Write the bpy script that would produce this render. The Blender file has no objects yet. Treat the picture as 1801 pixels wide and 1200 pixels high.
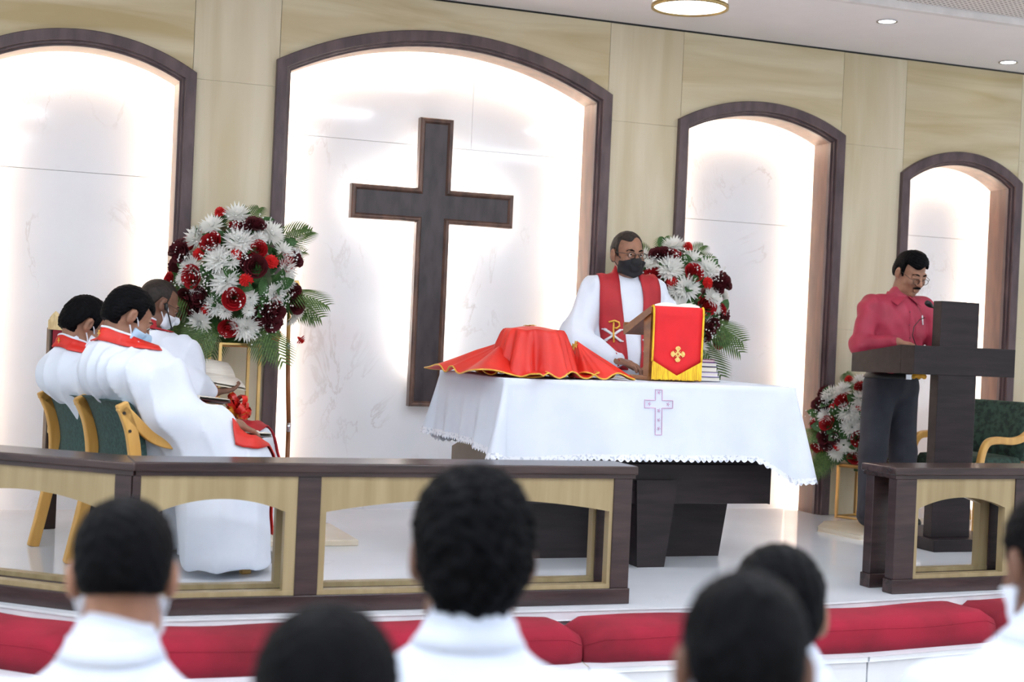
import bpy, math, random
import numpy as np
from mathutils import Matrix, Vector

SC = bpy.context.scene
COL = SC.collection

# ------------------------------------------------------------------ camera
cd = bpy.data.cameras.new('camera')
cam = bpy.data.objects.new('camera', cd)
COL.objects.link(cam)
SC.camera = cam
cd.sensor_width = 36.0
cd.lens = 51.97
cd.clip_start = 0.05
cd.clip_end = 100
cam.matrix_world = Matrix(((0.93460446, -0.03865726, -0.35358185, 0.0),
                           (-0.35294373, 0.02247206, -0.93537465, -8.344),
                           (0.04410474, 0.99899981, 0.00735865, 1.12),
                           (0, 0, 0, 1)))
cd.dof.use_dof = True
cd.dof.focus_distance = 7.4
cd.dof.aperture_fstop = 2.6

# ------------------------------------------------------------------ world, exposure
wd = bpy.data.worlds.new('world')
SC.world = wd
wd.use_nodes = True
bg = wd.node_tree.nodes['Background']
bg.inputs[0].default_value = (0.86, 0.93, 1.0, 1)
bg.inputs[1].default_value = 1.0
SC.view_settings.view_transform = 'Standard'
SC.view_settings.look = 'None'
SC.view_settings.gamma = 1
SC.view_settings.use_curve_mapping = False
SC.view_settings.exposure = 0.24
CEIL_LIGHT = 30.0      # hall ceiling panels
LED = 95.0             # cove strips in the niches
CROSS_LED = 85.0
rng = np.random.default_rng(7)
random.seed(7)


def lin(c):
    o = []
    for v in c:
        v = v / 255.0
        o.append(v / 12.92 if v <= 0.04045 else ((v + 0.055) / 1.055) ** 2.4)
    return (*o, 1.0)


# ------------------------------------------------------------------ materials
MATS = {}


def mat(name, col, rough=0.5, col2=None, scale=(8, 8, 8), fac=0.5, metal=0.0, spec=0.5, bump=0.0, bscale=None,
        coat=0.0, sheen=0.0, detail=4.0, emit=0.0, emit_col=None, trans=0.0, lo=0.35, hi=0.65, distort=0.0, sss=0.0):
    if name in MATS:
        return MATS[name]
    m = bpy.data.materials.new(name)
    m.use_nodes = True
    nt = m.node_tree
    b = nt.nodes['Principled BSDF']
    b.inputs['Roughness'].default_value = rough
    b.inputs['Metallic'].default_value = metal
    b.inputs['Specular IOR Level'].default_value = spec
    b.inputs['Coat Weight'].default_value = coat
    b.inputs['Coat Roughness'].default_value = 0.08
    b.inputs['Sheen Weight'].default_value = sheen
    tc = nt.nodes.new('ShaderNodeTexCoord')
    mp = nt.nodes.new('ShaderNodeMapping')
    mp.inputs['Scale'].default_value = scale
    nt.links.new(tc.outputs['Object'], mp.inputs['Vector'])
    nz = nt.nodes.new('ShaderNodeTexNoise')
    nz.inputs['Scale'].default_value = 1.0
    nz.inputs['Detail'].default_value = detail
    nz.inputs['Distortion'].default_value = distort
    nt.links.new(mp.outputs['Vector'], nz.inputs['Vector'])
    c2 = col2 if col2 is not None else tuple(v * 0.94 for v in col)
    rp = nt.nodes.new('ShaderNodeValToRGB')
    rp.color_ramp.elements[0].position = lo
    rp.color_ramp.elements[1].position = hi
    rp.color_ramp.elements[0].color = lin(c2)
    rp.color_ramp.elements[1].color = lin(col)
    nt.links.new(nz.outputs['Fac'], rp.inputs['Fac'])
    nt.links.new(rp.outputs['Color'], b.inputs['Base Color'])
    if bump > 0:
        bn = nt.nodes.new('ShaderNodeTexNoise')
        mp2 = nt.nodes.new('ShaderNodeMapping')
        mp2.inputs['Scale'].default_value = bscale or tuple(s * 4 for s in scale)
        nt.links.new(tc.outputs['Object'], mp2.inputs['Vector'])
        nt.links.new(mp2.outputs['Vector'], bn.inputs['Vector'])
        bn.inputs['Scale'].default_value = 1.0
        bn.inputs['Detail'].default_value = 3
        bp = nt.nodes.new('ShaderNodeBump')
        bp.inputs['Strength'].default_value = bump
        bp.inputs['Distance'].default_value = 0.01
        nt.links.new(bn.outputs['Fac'], bp.inputs['Height'])
        nt.links.new(bp.outputs['Normal'], b.inputs['Normal'])
    if emit > 0:
        b.inputs['Emission Color'].default_value = lin(emit_col or col)
        b.inputs['Emission Strength'].default_value = emit
    if trans > 0:
        b.inputs['Transmission Weight'].default_value = trans
    MATS[name] = m
    return m


def glow(name, col, strength):
    m = bpy.data.materials.new(name)
    m.use_nodes = True
    nt = m.node_tree
    nt.nodes.remove(nt.nodes['Principled BSDF'])
    e = nt.nodes.new('ShaderNodeEmission')
    e.inputs[0].default_value = lin(col)
    e.inputs[1].default_value = strength
    nt.links.new(e.outputs[0], nt.nodes['Material Output'].inputs[0])
    MATS[name] = m
    return m


def marble(name, base, vein, rough, vscale=1.6, width=0.02, strength=0.6):
    """white stone with thin irregular veins"""
    m = mat(name, base, rough, tuple(v * 0.965 for v in base), (1.3, 1.3, 1.3), detail=6, spec=0.5)
    nt = m.node_tree
    b = nt.nodes['Principled BSDF']
    tc = nt.nodes.new('ShaderNodeTexCoord')
    mp = nt.nodes.new('ShaderNodeMapping')
    mp.inputs['Rotation'].default_value = (0.2, 0.5, 0.3)
    mp.inputs['Scale'].default_value = (vscale * 1.6, vscale, vscale * 0.8)
    nt.links.new(tc.outputs['Object'], mp.inputs['Vector'])
    n = nt.nodes.new('ShaderNodeTexNoise')
    n.inputs['Scale'].default_value = 1.0
    n.inputs['Detail'].default_value = 7
    n.inputs['Roughness'].default_value = 0.6
    n.inputs['Distortion'].default_value = 0.8
    nt.links.new(mp.outputs['Vector'], n.inputs['Vector'])
    s = nt.nodes.new('ShaderNodeMath'); s.operation = 'SUBTRACT'; s.inputs[1].default_value = 0.5
    a = nt.nodes.new('ShaderNodeMath'); a.operation = 'ABSOLUTE'
    r = nt.nodes.new('ShaderNodeMapRange')
    r.inputs['From Min'].default_value = 0.0
    r.inputs['From Max'].default_value = width
    r.inputs['To Min'].default_value = 1.0
    r.inputs['To Max'].default_value = 0.0
    n2 = nt.nodes.new('ShaderNodeTexNoise')
    n2.inputs['Scale'].default_value = 2.2
    nt.links.new(tc.outputs['Object'], n2.inputs['Vector'])
    r2 = nt.nodes.new('ShaderNodeMapRange')
    r2.inputs['From Min'].default_value = 0.5
    r2.inputs['From Max'].default_value = 0.72
    r2.inputs['To Max'].default_value = strength
    mu = nt.nodes.new('ShaderNodeMath'); mu.operation = 'MULTIPLY'
    nt.links.new(n.outputs['Fac'], s.inputs[0])
    nt.links.new(s.outputs[0], a.inputs[0])
    nt.links.new(a.outputs[0], r.inputs['Value'])
    nt.links.new(n2.outputs['Fac'], r2.inputs['Value'])
    nt.links.new(r.outputs[0], mu.inputs[0])
    nt.links.new(r2.outputs[0], mu.inputs[1])
    mx = nt.nodes.new('ShaderNodeMix'); mx.data_type = 'RGBA'
    src = b.inputs['Base Color'].links[0].from_socket
    nt.links.new(mu.outputs[0], mx.inputs[0])
    nt.links.new(src, mx.inputs[6])
    mx.inputs[7].default_value = lin(vein)
    nt.links.new(mx.outputs[2], b.inputs['Base Color'])
    return m


M_STONE_V = mat('sandstone_upright_grain', (214, 204, 178), 0.55, (194, 180, 146), (5.5, 5.5, 0.55), detail=5, lo=0.3, hi=0.62, distort=0.6)
M_STONE_H = mat('sandstone_level_grain', (210, 199, 168), 0.55, (180, 162, 120), (0.7, 5, 6.0), detail=5, lo=0.3, hi=0.62, distort=0.8)
M_MARBLE = marble('white_marble', (236, 241, 248), (166, 156, 152), 0.07, 1.5, 0.014, 0.38)
M_FLOOR = marble('polished_floor', (228, 232, 238), (196, 198, 204), 0.07, 0.8, 0.02, 0.25)
M_NOSE = mat('nosing_stone', (232, 234, 238), 0.3, (215, 218, 224), (6, 6, 6))
M_TILE = mat('riser_tile', (226, 230, 236), 0.3, (214, 218, 226), (3, 3, 3))
M_GROUT = mat('grout', (190, 182, 164), 0.8)
M_DARK = mat('dark_walnut', (62, 46, 46), 0.4, (42, 31, 32), (3.5, 3.5, 26), detail=6, bump=0.08)
M_DARKH = mat('dark_walnut_level', (64, 48, 47), 0.26, (43, 32, 32), (3, 26, 26), detail=6, bump=0.08)
M_FRAME = mat('frame_walnut', (92, 74, 76), 0.42, (66, 52, 56), (16, 16, 5), detail=6, bump=0.1)
M_REVEAL = mat('reveal_walnut', (120, 86, 74), 0.4, (92, 66, 60), (14, 14, 3), detail=5)
M_ESP = mat('espresso_laminate', (42, 34, 37), 0.42, (29, 23, 25), (4, 22, 30), detail=6, spec=0.3)
M_CROSS = mat('cross_wood', (68, 60, 63), 0.42, (48, 42, 46), (18, 18, 6), detail=6)
M_CROSSB = mat('cross_border_wood', (112, 84, 72), 0.32, (74, 56, 50), (18, 18, 6), detail=6)
M_LIGHTW = mat('light_ash', (206, 178, 124), 0.42, (176, 146, 94), (14, 14, 1.6), detail=6, lo=0.3, hi=0.7)
M_OAK = mat('oak_veneer', (164, 148, 112), 0.45, (142, 125, 89), (20, 20, 1.4), detail=6, lo=0.3, hi=0.7)
M_BEECH = mat('honey_beech', (214, 168, 92), 0.38, (186, 138, 66), (10, 10, 2), detail=4)
M_CEIL = mat('ceiling_paint', (244, 240, 241), 0.8, (242, 238, 239))
M_LED = glow('warm_led', (255, 224, 192), LED)
M_LEDC = glow('cross_led', (255, 238, 220), CROSS_LED)
M_PANEL = glow('panel_light', (238, 245, 255), CEIL_LIGHT)
M_LAMP = glow('lamp_diffuser', (255, 248, 236), 6.0)
M_DOWN = glow('downlight_lens', (245, 248, 255), 12.0)
M_BRASS = mat('brushed_brass', (196, 170, 116), 0.32, metal=1.0)
M_GOLD = mat('gold_thread', (226, 178, 66), 0.45, (196, 146, 44), (60, 60, 60))
M_GOLDM = mat('gilt_metal', (226, 190, 124), 0.3, metal=1.0)
M_SILVER = mat('silver_metal', (205, 205, 210), 0.25, metal=1.0)
M_BLACK = mat('black_plastic', (18, 18, 20), 0.45)
M_RED = mat('red_velvet', (150, 16, 46), 0.9, (112, 8, 30), (3, 3, 3), bump=0.12, bscale=(9, 9, 9))
M_SATIN = mat('red_satin', (210, 38, 22), 0.5, (192, 28, 17), (6, 6, 6))
M_REDCLOTH = mat('red_felt', (216, 18, 30), 0.7, (204, 14, 26), (8, 8, 8))
M_STOLE = mat('red_stole_cloth', (176, 30, 40), 0.65, (160, 24, 34), (10, 10, 10))
M_WHITE = mat('white_cotton', (222, 229, 240), 0.85, (213, 221, 234), (5, 5, 5))
M_LINEN = mat('altar_linen', (214, 222, 233), 0.85, (206, 214, 227), (4, 4, 4), bump=0.05, bscale=(14, 14, 14))
M_LACE = mat('white_lace', (226, 230, 238), 0.9, (186, 194, 208), (70, 70, 70), lo=0.36, hi=0.46, detail=1)
M_SHIRT = mat('school_shirt', (216, 225, 240), 0.85, (206, 216, 233), (4, 4, 4))
M_GREEN = mat('green_upholstery', (52, 82, 78), 0.85, (36, 60, 58), (70, 70, 70), detail=2, bump=0.1)
M_GREENP = mat('green_patterned_fabric', (44, 70, 60), 0.85, (24, 42, 36), (34, 34, 34), detail=3, lo=0.4, hi=0.6)
M_YELLOW = mat('yellow_fringe', (238, 200, 40), 0.7, (206, 160, 24), (160, 20, 20))
M_CREAM = mat('cream_carving', (226, 206, 160), 0.45, (196, 170, 118), (24, 24, 24))
M_PAPER = mat('book_paper', (236, 232, 222), 0.9, (222, 216, 204), (4, 4, 120))
M_PINK = mat('pink_embroidery', (206, 168, 200), 0.8)
M_WIRE = mat('dark_wire', (60, 56, 52), 0.4, metal=0.6)


# ------------------------------------------------------------------ mesh helpers
class MB:
    def __init__(self):
        self.v = []
        self.f = []

    def add(self, verts, faces):
        n = len(self.v)
        self.v += [tuple(map(float, p)) for p in verts]
        self.f += [tuple(i + n for i in f) for f in faces]
        return self

    def box(self, c, s, rz=0.0, taper=None, rx=0.0, ry=0.0):
        x, y, z = (v / 2 for v in s)
        tx, ty = taper or (1, 1)
        P = [(-x, -y, -z), (x, -y, -z), (x, y, -z), (-x, y, -z), (-x * tx, -y * ty, z), (x * tx, -y * ty, z), (x * tx, y * ty, z), (-x * tx, y * ty, z)]
        R = Matrix.Rotation(rz, 3, 'Z') @ Matrix.Rotation(ry, 3, 'Y') @ Matrix.Rotation(rx, 3, 'X')
        P = [R @ Vector(p) + Vector(c) for p in P]
        return self.add(P, [(0, 3, 2, 1), (4, 5, 6, 7), (0, 1, 5, 4), (1, 2, 6, 5), (2, 3, 7, 6), (3, 0, 4, 7)])

    def span(self, a, b):
        return self.box([(a[i] + b[i]) / 2 for i in range(3)], [abs(b[i] - a[i]) for i in range(3)])

    def prism(self, poly, lo, hi, axis='y'):
        """poly in the other two axes (in xyz order), extruded along axis"""
        def mk(p, t):
            return {'x': (t, p[0], p[1]), 'y': (p[0], t, p[1]), 'z': (p[0], p[1], t)}[axis]
        n = len(poly)
        V = [mk(p, lo) for p in poly] + [mk(p, hi) for p in poly]
        F = [tuple(range(n)), tuple(range(2 * n - 1, n - 1, -1))]
        F += [(i, (i + 1) % n, n + (i + 1) % n, n + i) for i in range(n)]
        F = [tuple(reversed(f)) for f in F]
        return self.add(V, F)

    def tube(self, pts, r, n=8, closed=False, flat=None, up=(0, 0, 1)):
        pts = [Vector(p) for p in pts]
        k = len(pts)
        rad = r if isinstance(r, (list, tuple)) else [r] * k
        V = []
        prev = None
        for i, p in enumerate(pts):
            a = pts[(i - 1) % k] if (i > 0 or closed) else p
            b = pts[(i + 1) % k] if (i < k - 1 or closed) else p
            t = (b - a)
            if t.length < 1e-9:
                t = Vector((0, 0, 1))
            t.normalize()
            if prev is None:
                u = Vector(up)
                if abs(u.dot(t)) > 0.95:
                    u = Vector((1, 0, 0))
                u = (u - t * u.dot(t)).normalized()
            else:
                u = (prev - t * prev.dot(t))
                u = u.normalized() if u.length > 1e-6 else prev
            prev = u
            w = t.cross(u)
            fl = flat or (1, 1)
            for j in range(n):
                an = 2 * math.pi * j / n
                V.append(p + (u * math.cos(an) * fl[0] + w * math.sin(an) * fl[1]) * rad[i])
        F = []
        for i in range(k if closed else k - 1):
            for j in range(n):
                a, b = i * n + j, i * n + (j + 1) % n
                c, d = ((i + 1) % k) * n + (j + 1) % n, ((i + 1) % k) * n + j
                F.append((a, b, c, d))
        if not closed:
            F.append(tuple(range(n - 1, -1, -1)))
            F.append(tuple((k - 1) * n + j for j in range(n)))
        return self.add(V, F)

    def lathe(self, prof, c=(0, 0, 0), n=24, cap=True):
        V, F = [], []
        for (r, z) in prof:
            for j in range(n):
                a = 2 * math.pi * j / n
                V.append((c[0] + r * math.cos(a), c[1] + r * math.sin(a), c[2] + z))
        for i in range(len(prof) - 1):
            for j in range(n):
                F.append((i * n + j, i * n + (j + 1) % n, (i + 1) * n + (j + 1) % n, (i + 1) * n + j))
        if cap:
            F.append(tuple(range(n - 1, -1, -1)))
            F.append(tuple((len(prof) - 1) * n + j for j in range(n)))
        return self.add(V, F)

    def grid(self, P, closed_u=False):
        """P[i][j] -> quads"""
        a, b = len(P), len(P[0])
        V = [p for row in P for p in row]
        F = []
        for i in range(a if closed_u else a - 1):
            for j in range(b - 1):
                F.append((i * b + j, ((i + 1) % a) * b + j, ((i + 1) % a) * b + j + 1, i * b + j + 1))
        return self.add(V, F)

    def ball(self, c, r, n=10):
        rr = r if isinstance(r, (list, tuple)) else (r, r, r)
        P = []
        for i in range(n + 1):
            th = math.pi * i / n
            P.append([(c[0] + rr[0] * math.sin(th) * math.cos(2 * math.pi * j / (2 * n)), c[1] + rr[1] * math.sin(th) * math.sin(2 * math.pi * j / (2 * n)), c[2] + rr[2] * math.cos(th)) for j in range(2 * n + 1)])
        return self.grid(P)

    def mesh(self, name, m=None, smooth=False):
        me = bpy.data.meshes.new(name)
        me.from_pydata(self.v, [], self.f)
        if m:
            me.materials.append(m)
        if smooth:
            me.polygons.foreach_set('use_smooth', [True] * len(me.polygons))
        me.update()
        return me

    def build(self, name, m, parent=None, smooth=False, bevel=0.0, solid=0.0, off=None, subsurf=0):
        if off is not None:
            self.v = [(p[0] - off[0], p[1] - off[1], p[2] - off[2]) for p in self.v]
        o = bpy.data.objects.new(name, self.mesh(name, m, smooth))
        COL.objects.link(o)
        o.parent = parent
        if solid:
            md = o.modifiers.new('solidify', 'SOLIDIFY'); md.thickness = solid; md.offset = 1
        if bevel:
            md = o.modifiers.new('bevel', 'BEVEL'); md.width = bevel; md.segments = 2; md.limit_method = 'ANGLE'
        if subsurf:
            md = o.modifiers.new('subsurf', 'SUBSURF'); md.levels = subsurf; md.render_levels = subsurf
        return o


def thing(name, label, cat, loc=(0, 0, 0), rz=0.0, group=None):
    o = bpy.data.objects.new(name, None)
    COL.objects.link(o)
    o.location = loc
    o.rotation_euler = (0, 0, rz)
    o['label'] = label
    o['category'] = cat
    if group:
        o['group'] = group
    o.empty_display_size = 0.1
    return o


def tag(o, label, cat, group=None):
    o['label'] = label
    o['category'] = cat
    if group:
        o['group'] = group
    return o


def struct(o):
    o['kind'] = 'structure'
    return o


def inst(name, me, parent, M):
    o = bpy.data.objects.new(name, me)
    COL.objects.link(o)
    o.parent = parent
    o.matrix_basis = M
    return o


def copy_tree(o, parent=None):
    c = o.copy()
    COL.objects.link(c)
    c.parent = parent
    for ch in list(o.children):
        copy_tree(ch, c)
    return c
# ================================================================== SETTING
ZC = 3.05            # ceiling above the platform
NAVE = -0.37         # hall floor
EDGE = [(-2.6, 0.07), (0.60, -2.84), (3.50, -2.88), (4.75, -2.72), (9.0, -1.95)]


def offset_line(pts, d):
    """polyline moved d to its right hand side (towards the hall)"""
    out = []
    for i, p in enumerate(pts):
        ns = []
        for a, b in ((i - 1, i), (i, i + 1)):
            if 0 <= a and b < len(pts):
                t = Vector((pts[b][0] - pts[a][0], pts[b][1] - pts[a][1])).normalized()
                ns.append(Vector((t.y, -t.x)))
        n = sum(ns, Vector((0, 0))).normalized()
        k = d / n.dot(ns[0])
        out.append((p[0] + n.x * k, p[1] + n.y * k))
    return out


def slab(pts, back, z0, z1):
    return MB().prism(list(pts) + [(pts[-1][0], back), (pts[0][0], back)], z0, z1, 'z')


fl = slab(EDGE, 0.34, -0.06, 0.0).build('floor', M_FLOOR)
struct(fl)
# nosing pieces of the platform edge
nose_o = offset_line(EDGE, 0.03)
for i in range(len(EDGE) - 1):
    a, b, c, d = Vector(EDGE[i]), Vector(EDGE[i + 1]), Vector(nose_o[i + 1]), Vector(nose_o[i])
    n = max(1, round((b - a).length / 1.25))
    for k in range(n):
        t0, t1 = k / n + 0.0012, (k + 1) / n - 0.0012
        q = [a.lerp(b, t0), a.lerp(b, t1), d.lerp(c, t1), d.lerp(c, t0)]
        MB().prism([(v.x, v.y) for v in q], -0.036, 0.001, 'z').build('nosing', M_NOSE, fl, bevel=0.004)
# shadow riser under the nosing, the step that carries the kneeling cushions, and the hall floor
slab(offset_line(EDGE, -0.005), 0.3, -0.4, -0.06).build('platform_core', M_GROUT, fl)
STEP_Z = -0.14
slab(offset_line(EDGE, 0.37), 0.2, -0.36, STEP_Z).build('step_core', M_GROUT, fl)
so, si = offset_line(EDGE, 0.39), offset_line(EDGE, 0.37)
st_o = offset_line(EDGE, 0.40)
for i in range(len(EDGE) - 1):
    a, b, c, d = Vector(si[i]), Vector(si[i + 1]), Vector(so[i + 1]), Vector(so[i])
    n = max(1, round((b - a).length / 0.6))
    for k in range(n):
        t0, t1 = k / n + 0.002, (k + 1) / n - 0.002
        q = [a.lerp(b, t0), a.lerp(b, t1), d.lerp(c, t1), d.lerp(c, t0)]
        MB().prism([(v.x, v.y) for v in q], NAVE, STEP_Z - 0.022, 'z').build('riser_tile', M_TILE, fl)
        a2, b2, c2, d2 = Vector(EDGE[i]), Vector(EDGE[i + 1]), Vector(st_o[i + 1]), Vector(st_o[i])
        q = [a2.lerp(b2, t0), a2.lerp(b2, t1), d2.lerp(c2, t1), d2.lerp(c2, t0)]
        MB().prism([(v.x, v.y) for v in q], STEP_Z - 0.02, STEP_Z + 0.001, 'z').build('tread_tile', M_TILE, fl, bevel=0.003)
hf = MB().span((-4, -13, NAVE - 0.1), (10.5, 0.3, NAVE)).build('floor_hall', mat('hall_floor', (206, 200, 192), 0.25, (190, 184, 176), (2, 2, 2)))
struct(hf)

# ---- back wall: core, stone panels, arched niches
ARCH = [(-0.007, 1.208, 2.468, 2.640), (1.652, 3.732, 2.592, 2.858), (4.198, 5.413, 2.490, 2.650), (5.867, 6.851, 2.285, 2.460)]
ARCH_EXTRA = [(7.30, 8.15, 2.08, 2.22)]
wall = MB().span((-2.6, 0.335, -0.3), (9.0, 0.45, ZC + 0.3)).build('wall_back', M_GROUT)
struct(wall)


def contour(A, w, n=28, z0=0.0):
    xl, xr, zs, zt = A
    hw, cx = (xr - xl) / 2, (xl + xr) / 2
    rise = zt - zs
    r = (hw * hw + rise * rise) / (2 * rise)
    zc = zt - r
    h2, r2 = hw - w, r - w
    a0 = math.asin(h2 / r2)
    pts = [(cx - h2, z0)]
    for i in range(n + 1):
        a = -a0 + 2 * a0 * i / n
        pts.append((cx + r2 * math.sin(a), zc + r2 * math.cos(a)))
    pts.append((cx + h2, z0))
    return pts


def sweep(A, prof, closed=False, z0=0.0):
    rows = [[(x, y, z) for (x, z) in contour(A, w, z0=z0)] for (w, y) in prof]
    if closed:
        rows.append(rows[0])
    return MB().grid(rows)


def panel_above(A):
    """stone over an arch, its lower edge following the arch"""
    c = contour(A, 0.02)[1:-1]
    n, top = len(c), ZC - 0.012
    mb = MB()
    V = []
    for y in (-0.004, 0.03):
        V += [(x, y, z) for x, z in c] + [(x, y, top) for x, z in c]
    F = []
    for i in range(n - 1):
        F.append((i, i + 1, n + i + 1, n + i))
        F.append((2 * n + i + 1, 2 * n + i, 3 * n + i, 3 * n + i + 1))
        F.append((i + 1, i, 2 * n + i, 2 * n + i + 1))
    F += [(0, n, 3 * n, 2 * n), (n - 1, 2 * n + n - 1, 4 * n - 1, 2 * n - 1)]
    return mb.add(V, F)


g = 0.0007
piers = []
allA = ARCH + ARCH_EXTRA
edges = [-2.6] + [v for A in allA for v in (A[0], A[1])] + [9.0]
for i in range(0, len(edges), 2):
    piers.append((edges[i], edges[i + 1]))
for k, (a, b) in enumerate(piers):
    a2, b2 = a + (-0.018 if k else 0), b + (0.018 if k < len(piers) - 1 else 0)
    cuts = [0.0, 1.22, 2.44, ZC - 0.012]
    xs = [a2] + ([a2 + (b2 - a2) * 0.5] if b2 - a2 > 1 else []) + [b2]
    for j in range(3):
        for q in range(len(xs) - 1):
            xa = xs[q] if q or k == 0 else a + 0.0
            # above the springing the pier stone meets the panel over the arch exactly on the frame edge
            za, zb = cuts[j] + g, cuts[j + 1] - g
            MB().span((xs[q] + g, -0.004, za), (xs[q + 1] - g, 0.03, zb)).build('stone_panel', M_STONE_V, wall)
for A in allA:
    panel_above(A).build('stone_panel', M_STONE_H, wall)
    # marble slabs at the back of the niche
    xl, xr, zs, zt = A
    zj = 2.22 if A is ARCH[1] else 1.9
    for (za, zb) in ((0.0, zj - 0.0012), (zj + 0.0012, zt + 0.12)):
        xs = [xl - 0.1, (xl + xr) / 2 + 0.25, xr + 0.1] if A is ARCH[1] and za > 1 else [xl - 0.1, xr + 0.1]
        for q in range(len(xs) - 1):
            MB().span((xs[q] + 0.001, 0.30, za), (xs[q + 1] - 0.001, 0.333, zb)).build('marble_slab', M_MARBLE, wall)
MB().span((-2.6, -0.001, ZC - 0.013), (9, 0.3, ZC)).build('shadow_gap', M_BLACK, wall)

for i, A in enumerate(allA):
    fr = sweep(A, [(0.0, 0.02), (0.0, -0.036), (0.004, -0.04), (0.060, -0.04), (0.063, -0.036), (0.063, -0.018), (0.074, -0.018), (0.077, -0.014), (0.077, 0.004), (0.088, 0.004), (0.088, 0.03), (0.0, 0.03)]).build('trim_%d' % (i + 1), M_FRAME)
    struct(fr)
    sweep(A, [(0.088, 0.03), (0.088, 0.20), (0.064, 0.20), (0.064, 0.03)]).build('reveal', M_REVEAL, fr)
    sweep(A, [(0.068, 0.202), (0.084, 0.202)], z0=0.02).build('light_strip', M_LED, fr)
    # closed sides of the light cove
    sweep(A, [(-0.03, 0.03), (-0.03, 0.30)]).build('cove_side', M_REVEAL, fr)

# ---- ceiling
ce = MB().span((-2.6, -1.20, ZC), (9.0, 0.4, ZC + 0.1)).build('ceiling', M_CEIL)
struct(ce)
MB().span((-2.6, -1.25, ZC - 0.012), (9.0, -1.20, ZC + 0.05)).build('edge_trim', mat('ceiling_trim', (236, 232, 232), 0.6), ce)


def perforated(name):
    m = mat(name, (228, 222, 218), 0.8, (222, 216, 212), (2, 2, 2))
    nt = m.node_tree
    b = nt.nodes['Principled BSDF']
    tc = nt.nodes.new('ShaderNodeTexCoord')
    sx = nt.nodes.new('ShaderNodeSeparateXYZ')
    nt.links.new(tc.outputs['Object'], sx.inputs[0])

    def op(o, a, bv=None):
        n = nt.nodes.new('ShaderNodeMath'); n.operation = o
        if hasattr(a, 'links'):
            nt.links.new(a, n.inputs[0])
        else:
            n.inputs[0].default_value = a
        if bv is not None:
            if hasattr(bv, 'links'):
                nt.links.new(bv, n.inputs[1])
            else:
                n.inputs[1].default_value = bv
        return n.outputs[0]
    ds = []
    for ax in (0, 1):
        f = op('FRACT', op('MULTIPLY', sx.outputs[ax], 30.0))
        d = op('SUBTRACT', f, 0.5)
        ds.append(op('MULTIPLY', d, d))
    r = op('ADD', ds[0], ds[1])
    hole = op('LESS_THAN', r, 0.06)
    mx = nt.nodes.new('ShaderNodeMix'); mx.data_type = 'RGBA'
    nt.links.new(hole, mx.inputs[0])
    nt.links.new(b.inputs['Base Color'].links[0].from_socket, mx.inputs[6])
    mx.inputs[7].default_value = lin((120, 112, 108))
    nt.links.new(mx.outputs[2], b.inputs['Base Color'])
    return m


M_PERF = perforated('perforated_ceiling_board')
pc = MB().span((-4, -13, ZC + 0.06), (10.5, -1.25, ZC + 0.12)).build('ceiling_hall', M_CEIL)
struct(pc)
for i in range(8):
    for j in range(2):
        x0, y1 = -2.5 + i * 1.2, -1.253 - j * 1.2
        MB().span((x0 + 0.003, y1 - 1.197, ZC + 0.03), (x0 + 1.197, y1, ZC + 0.06)).build('perforated_board', M_PERF, pc)

# hall ceiling lights (rows over the seats, plus an added platform fill row)
k = 0
for y, rw in ((-2.75, 'in the added fill row nearest the platform'), (-4.6, 'in the second row from the platform'), (-6.6, 'in the middle row'), (-9.0, 'in the fourth row from the platform'), (-11.6, 'in the rearmost row')):
    for x, cw in ((-2.6, 'far left'), (0.2, 'centre left'), (3.0, 'centre right'), (5.8, 'far right')):
        t = thing('ceiling_light', 'white ceiling light panel over the hall, %s, %s' % (rw, cw), 'light', (x, y, ZC + 0.06), 0, 'hall ceiling lights')
        MB().box((0, 0, -0.012), (1.26, 0.36, 0.024)).build('frame', M_CEIL, t)
        MB().box((0, 0, -0.027), (1.18, 0.28, 0.006)).build('diffuser', M_PANEL, t)

# drum lamp and two downlights over the platform
t = thing('drum_lamp', 'round drum ceiling lamp with brass rim and glowing white diffuser', 'lamp', (3.73, -1.02, ZC))
MB().lathe([(0.06, 0.0), (0.06, -0.012)], n=20).build('canopy', M_BRASS, t, True)
MB().lathe([(0.205, -0.01), (0.205, -0.10)], n=48, cap=False).build('shade', mat('lamp_shade_white', (245, 240, 228), 0.7, emit=1.6, emit_col=(255, 246, 230)), t, True)
MB().lathe([(0.198, -0.105), (0.0001, -0.105)], n=48, cap=False).build('diffuser', M_LAMP, t, True)
for z in (-0.006, -0.095):
    MB().lathe([(0.199, z), (0.213, z), (0.213, z - 0.02), (0.199, z - 0.02), (0.199, z)], n=48, cap=False).build('rim', M_BRASS, t, True)
for a in range(4):
    an = a * math.pi / 2 + 0.3
    MB().box((0.208 * math.cos(an), 0.208 * math.sin(an), -0.06), (0.012, 0.012, 0.08), an).build('rib', M_BRASS, t)
for (x, y, lab) in ((5.105, -0.886, 'small round recessed ceiling downlight above the third niche'), (6.495, -0.262, 'small round recessed ceiling downlight nearest the stone wall at far right')):
    t = thing('downlight', lab, 'light', (x, y, ZC), 0)
    MB().lathe([(0.05, 0.0), (0.062, 0.0), (0.062, -0.006), (0.05, -0.006), (0.048, 0.004)], n=28, cap=False).build('bezel', M_SILVER, t, True)
    MB().lathe([(0.05, -0.003), (0.0001, -0.003)], n=28, cap=False).build('lens', M_DOWN, t, True)

# ================================================================== WALL CROSS
t = thing('wall_cross', 'large dark wooden cross with raised moulded border, lit from behind', 'cross', (2.685, 0.30, 0.634))
H, hw, aw, az0, az1 = 1.743, 0.512, 0.104, 1.111, 1.316


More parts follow.
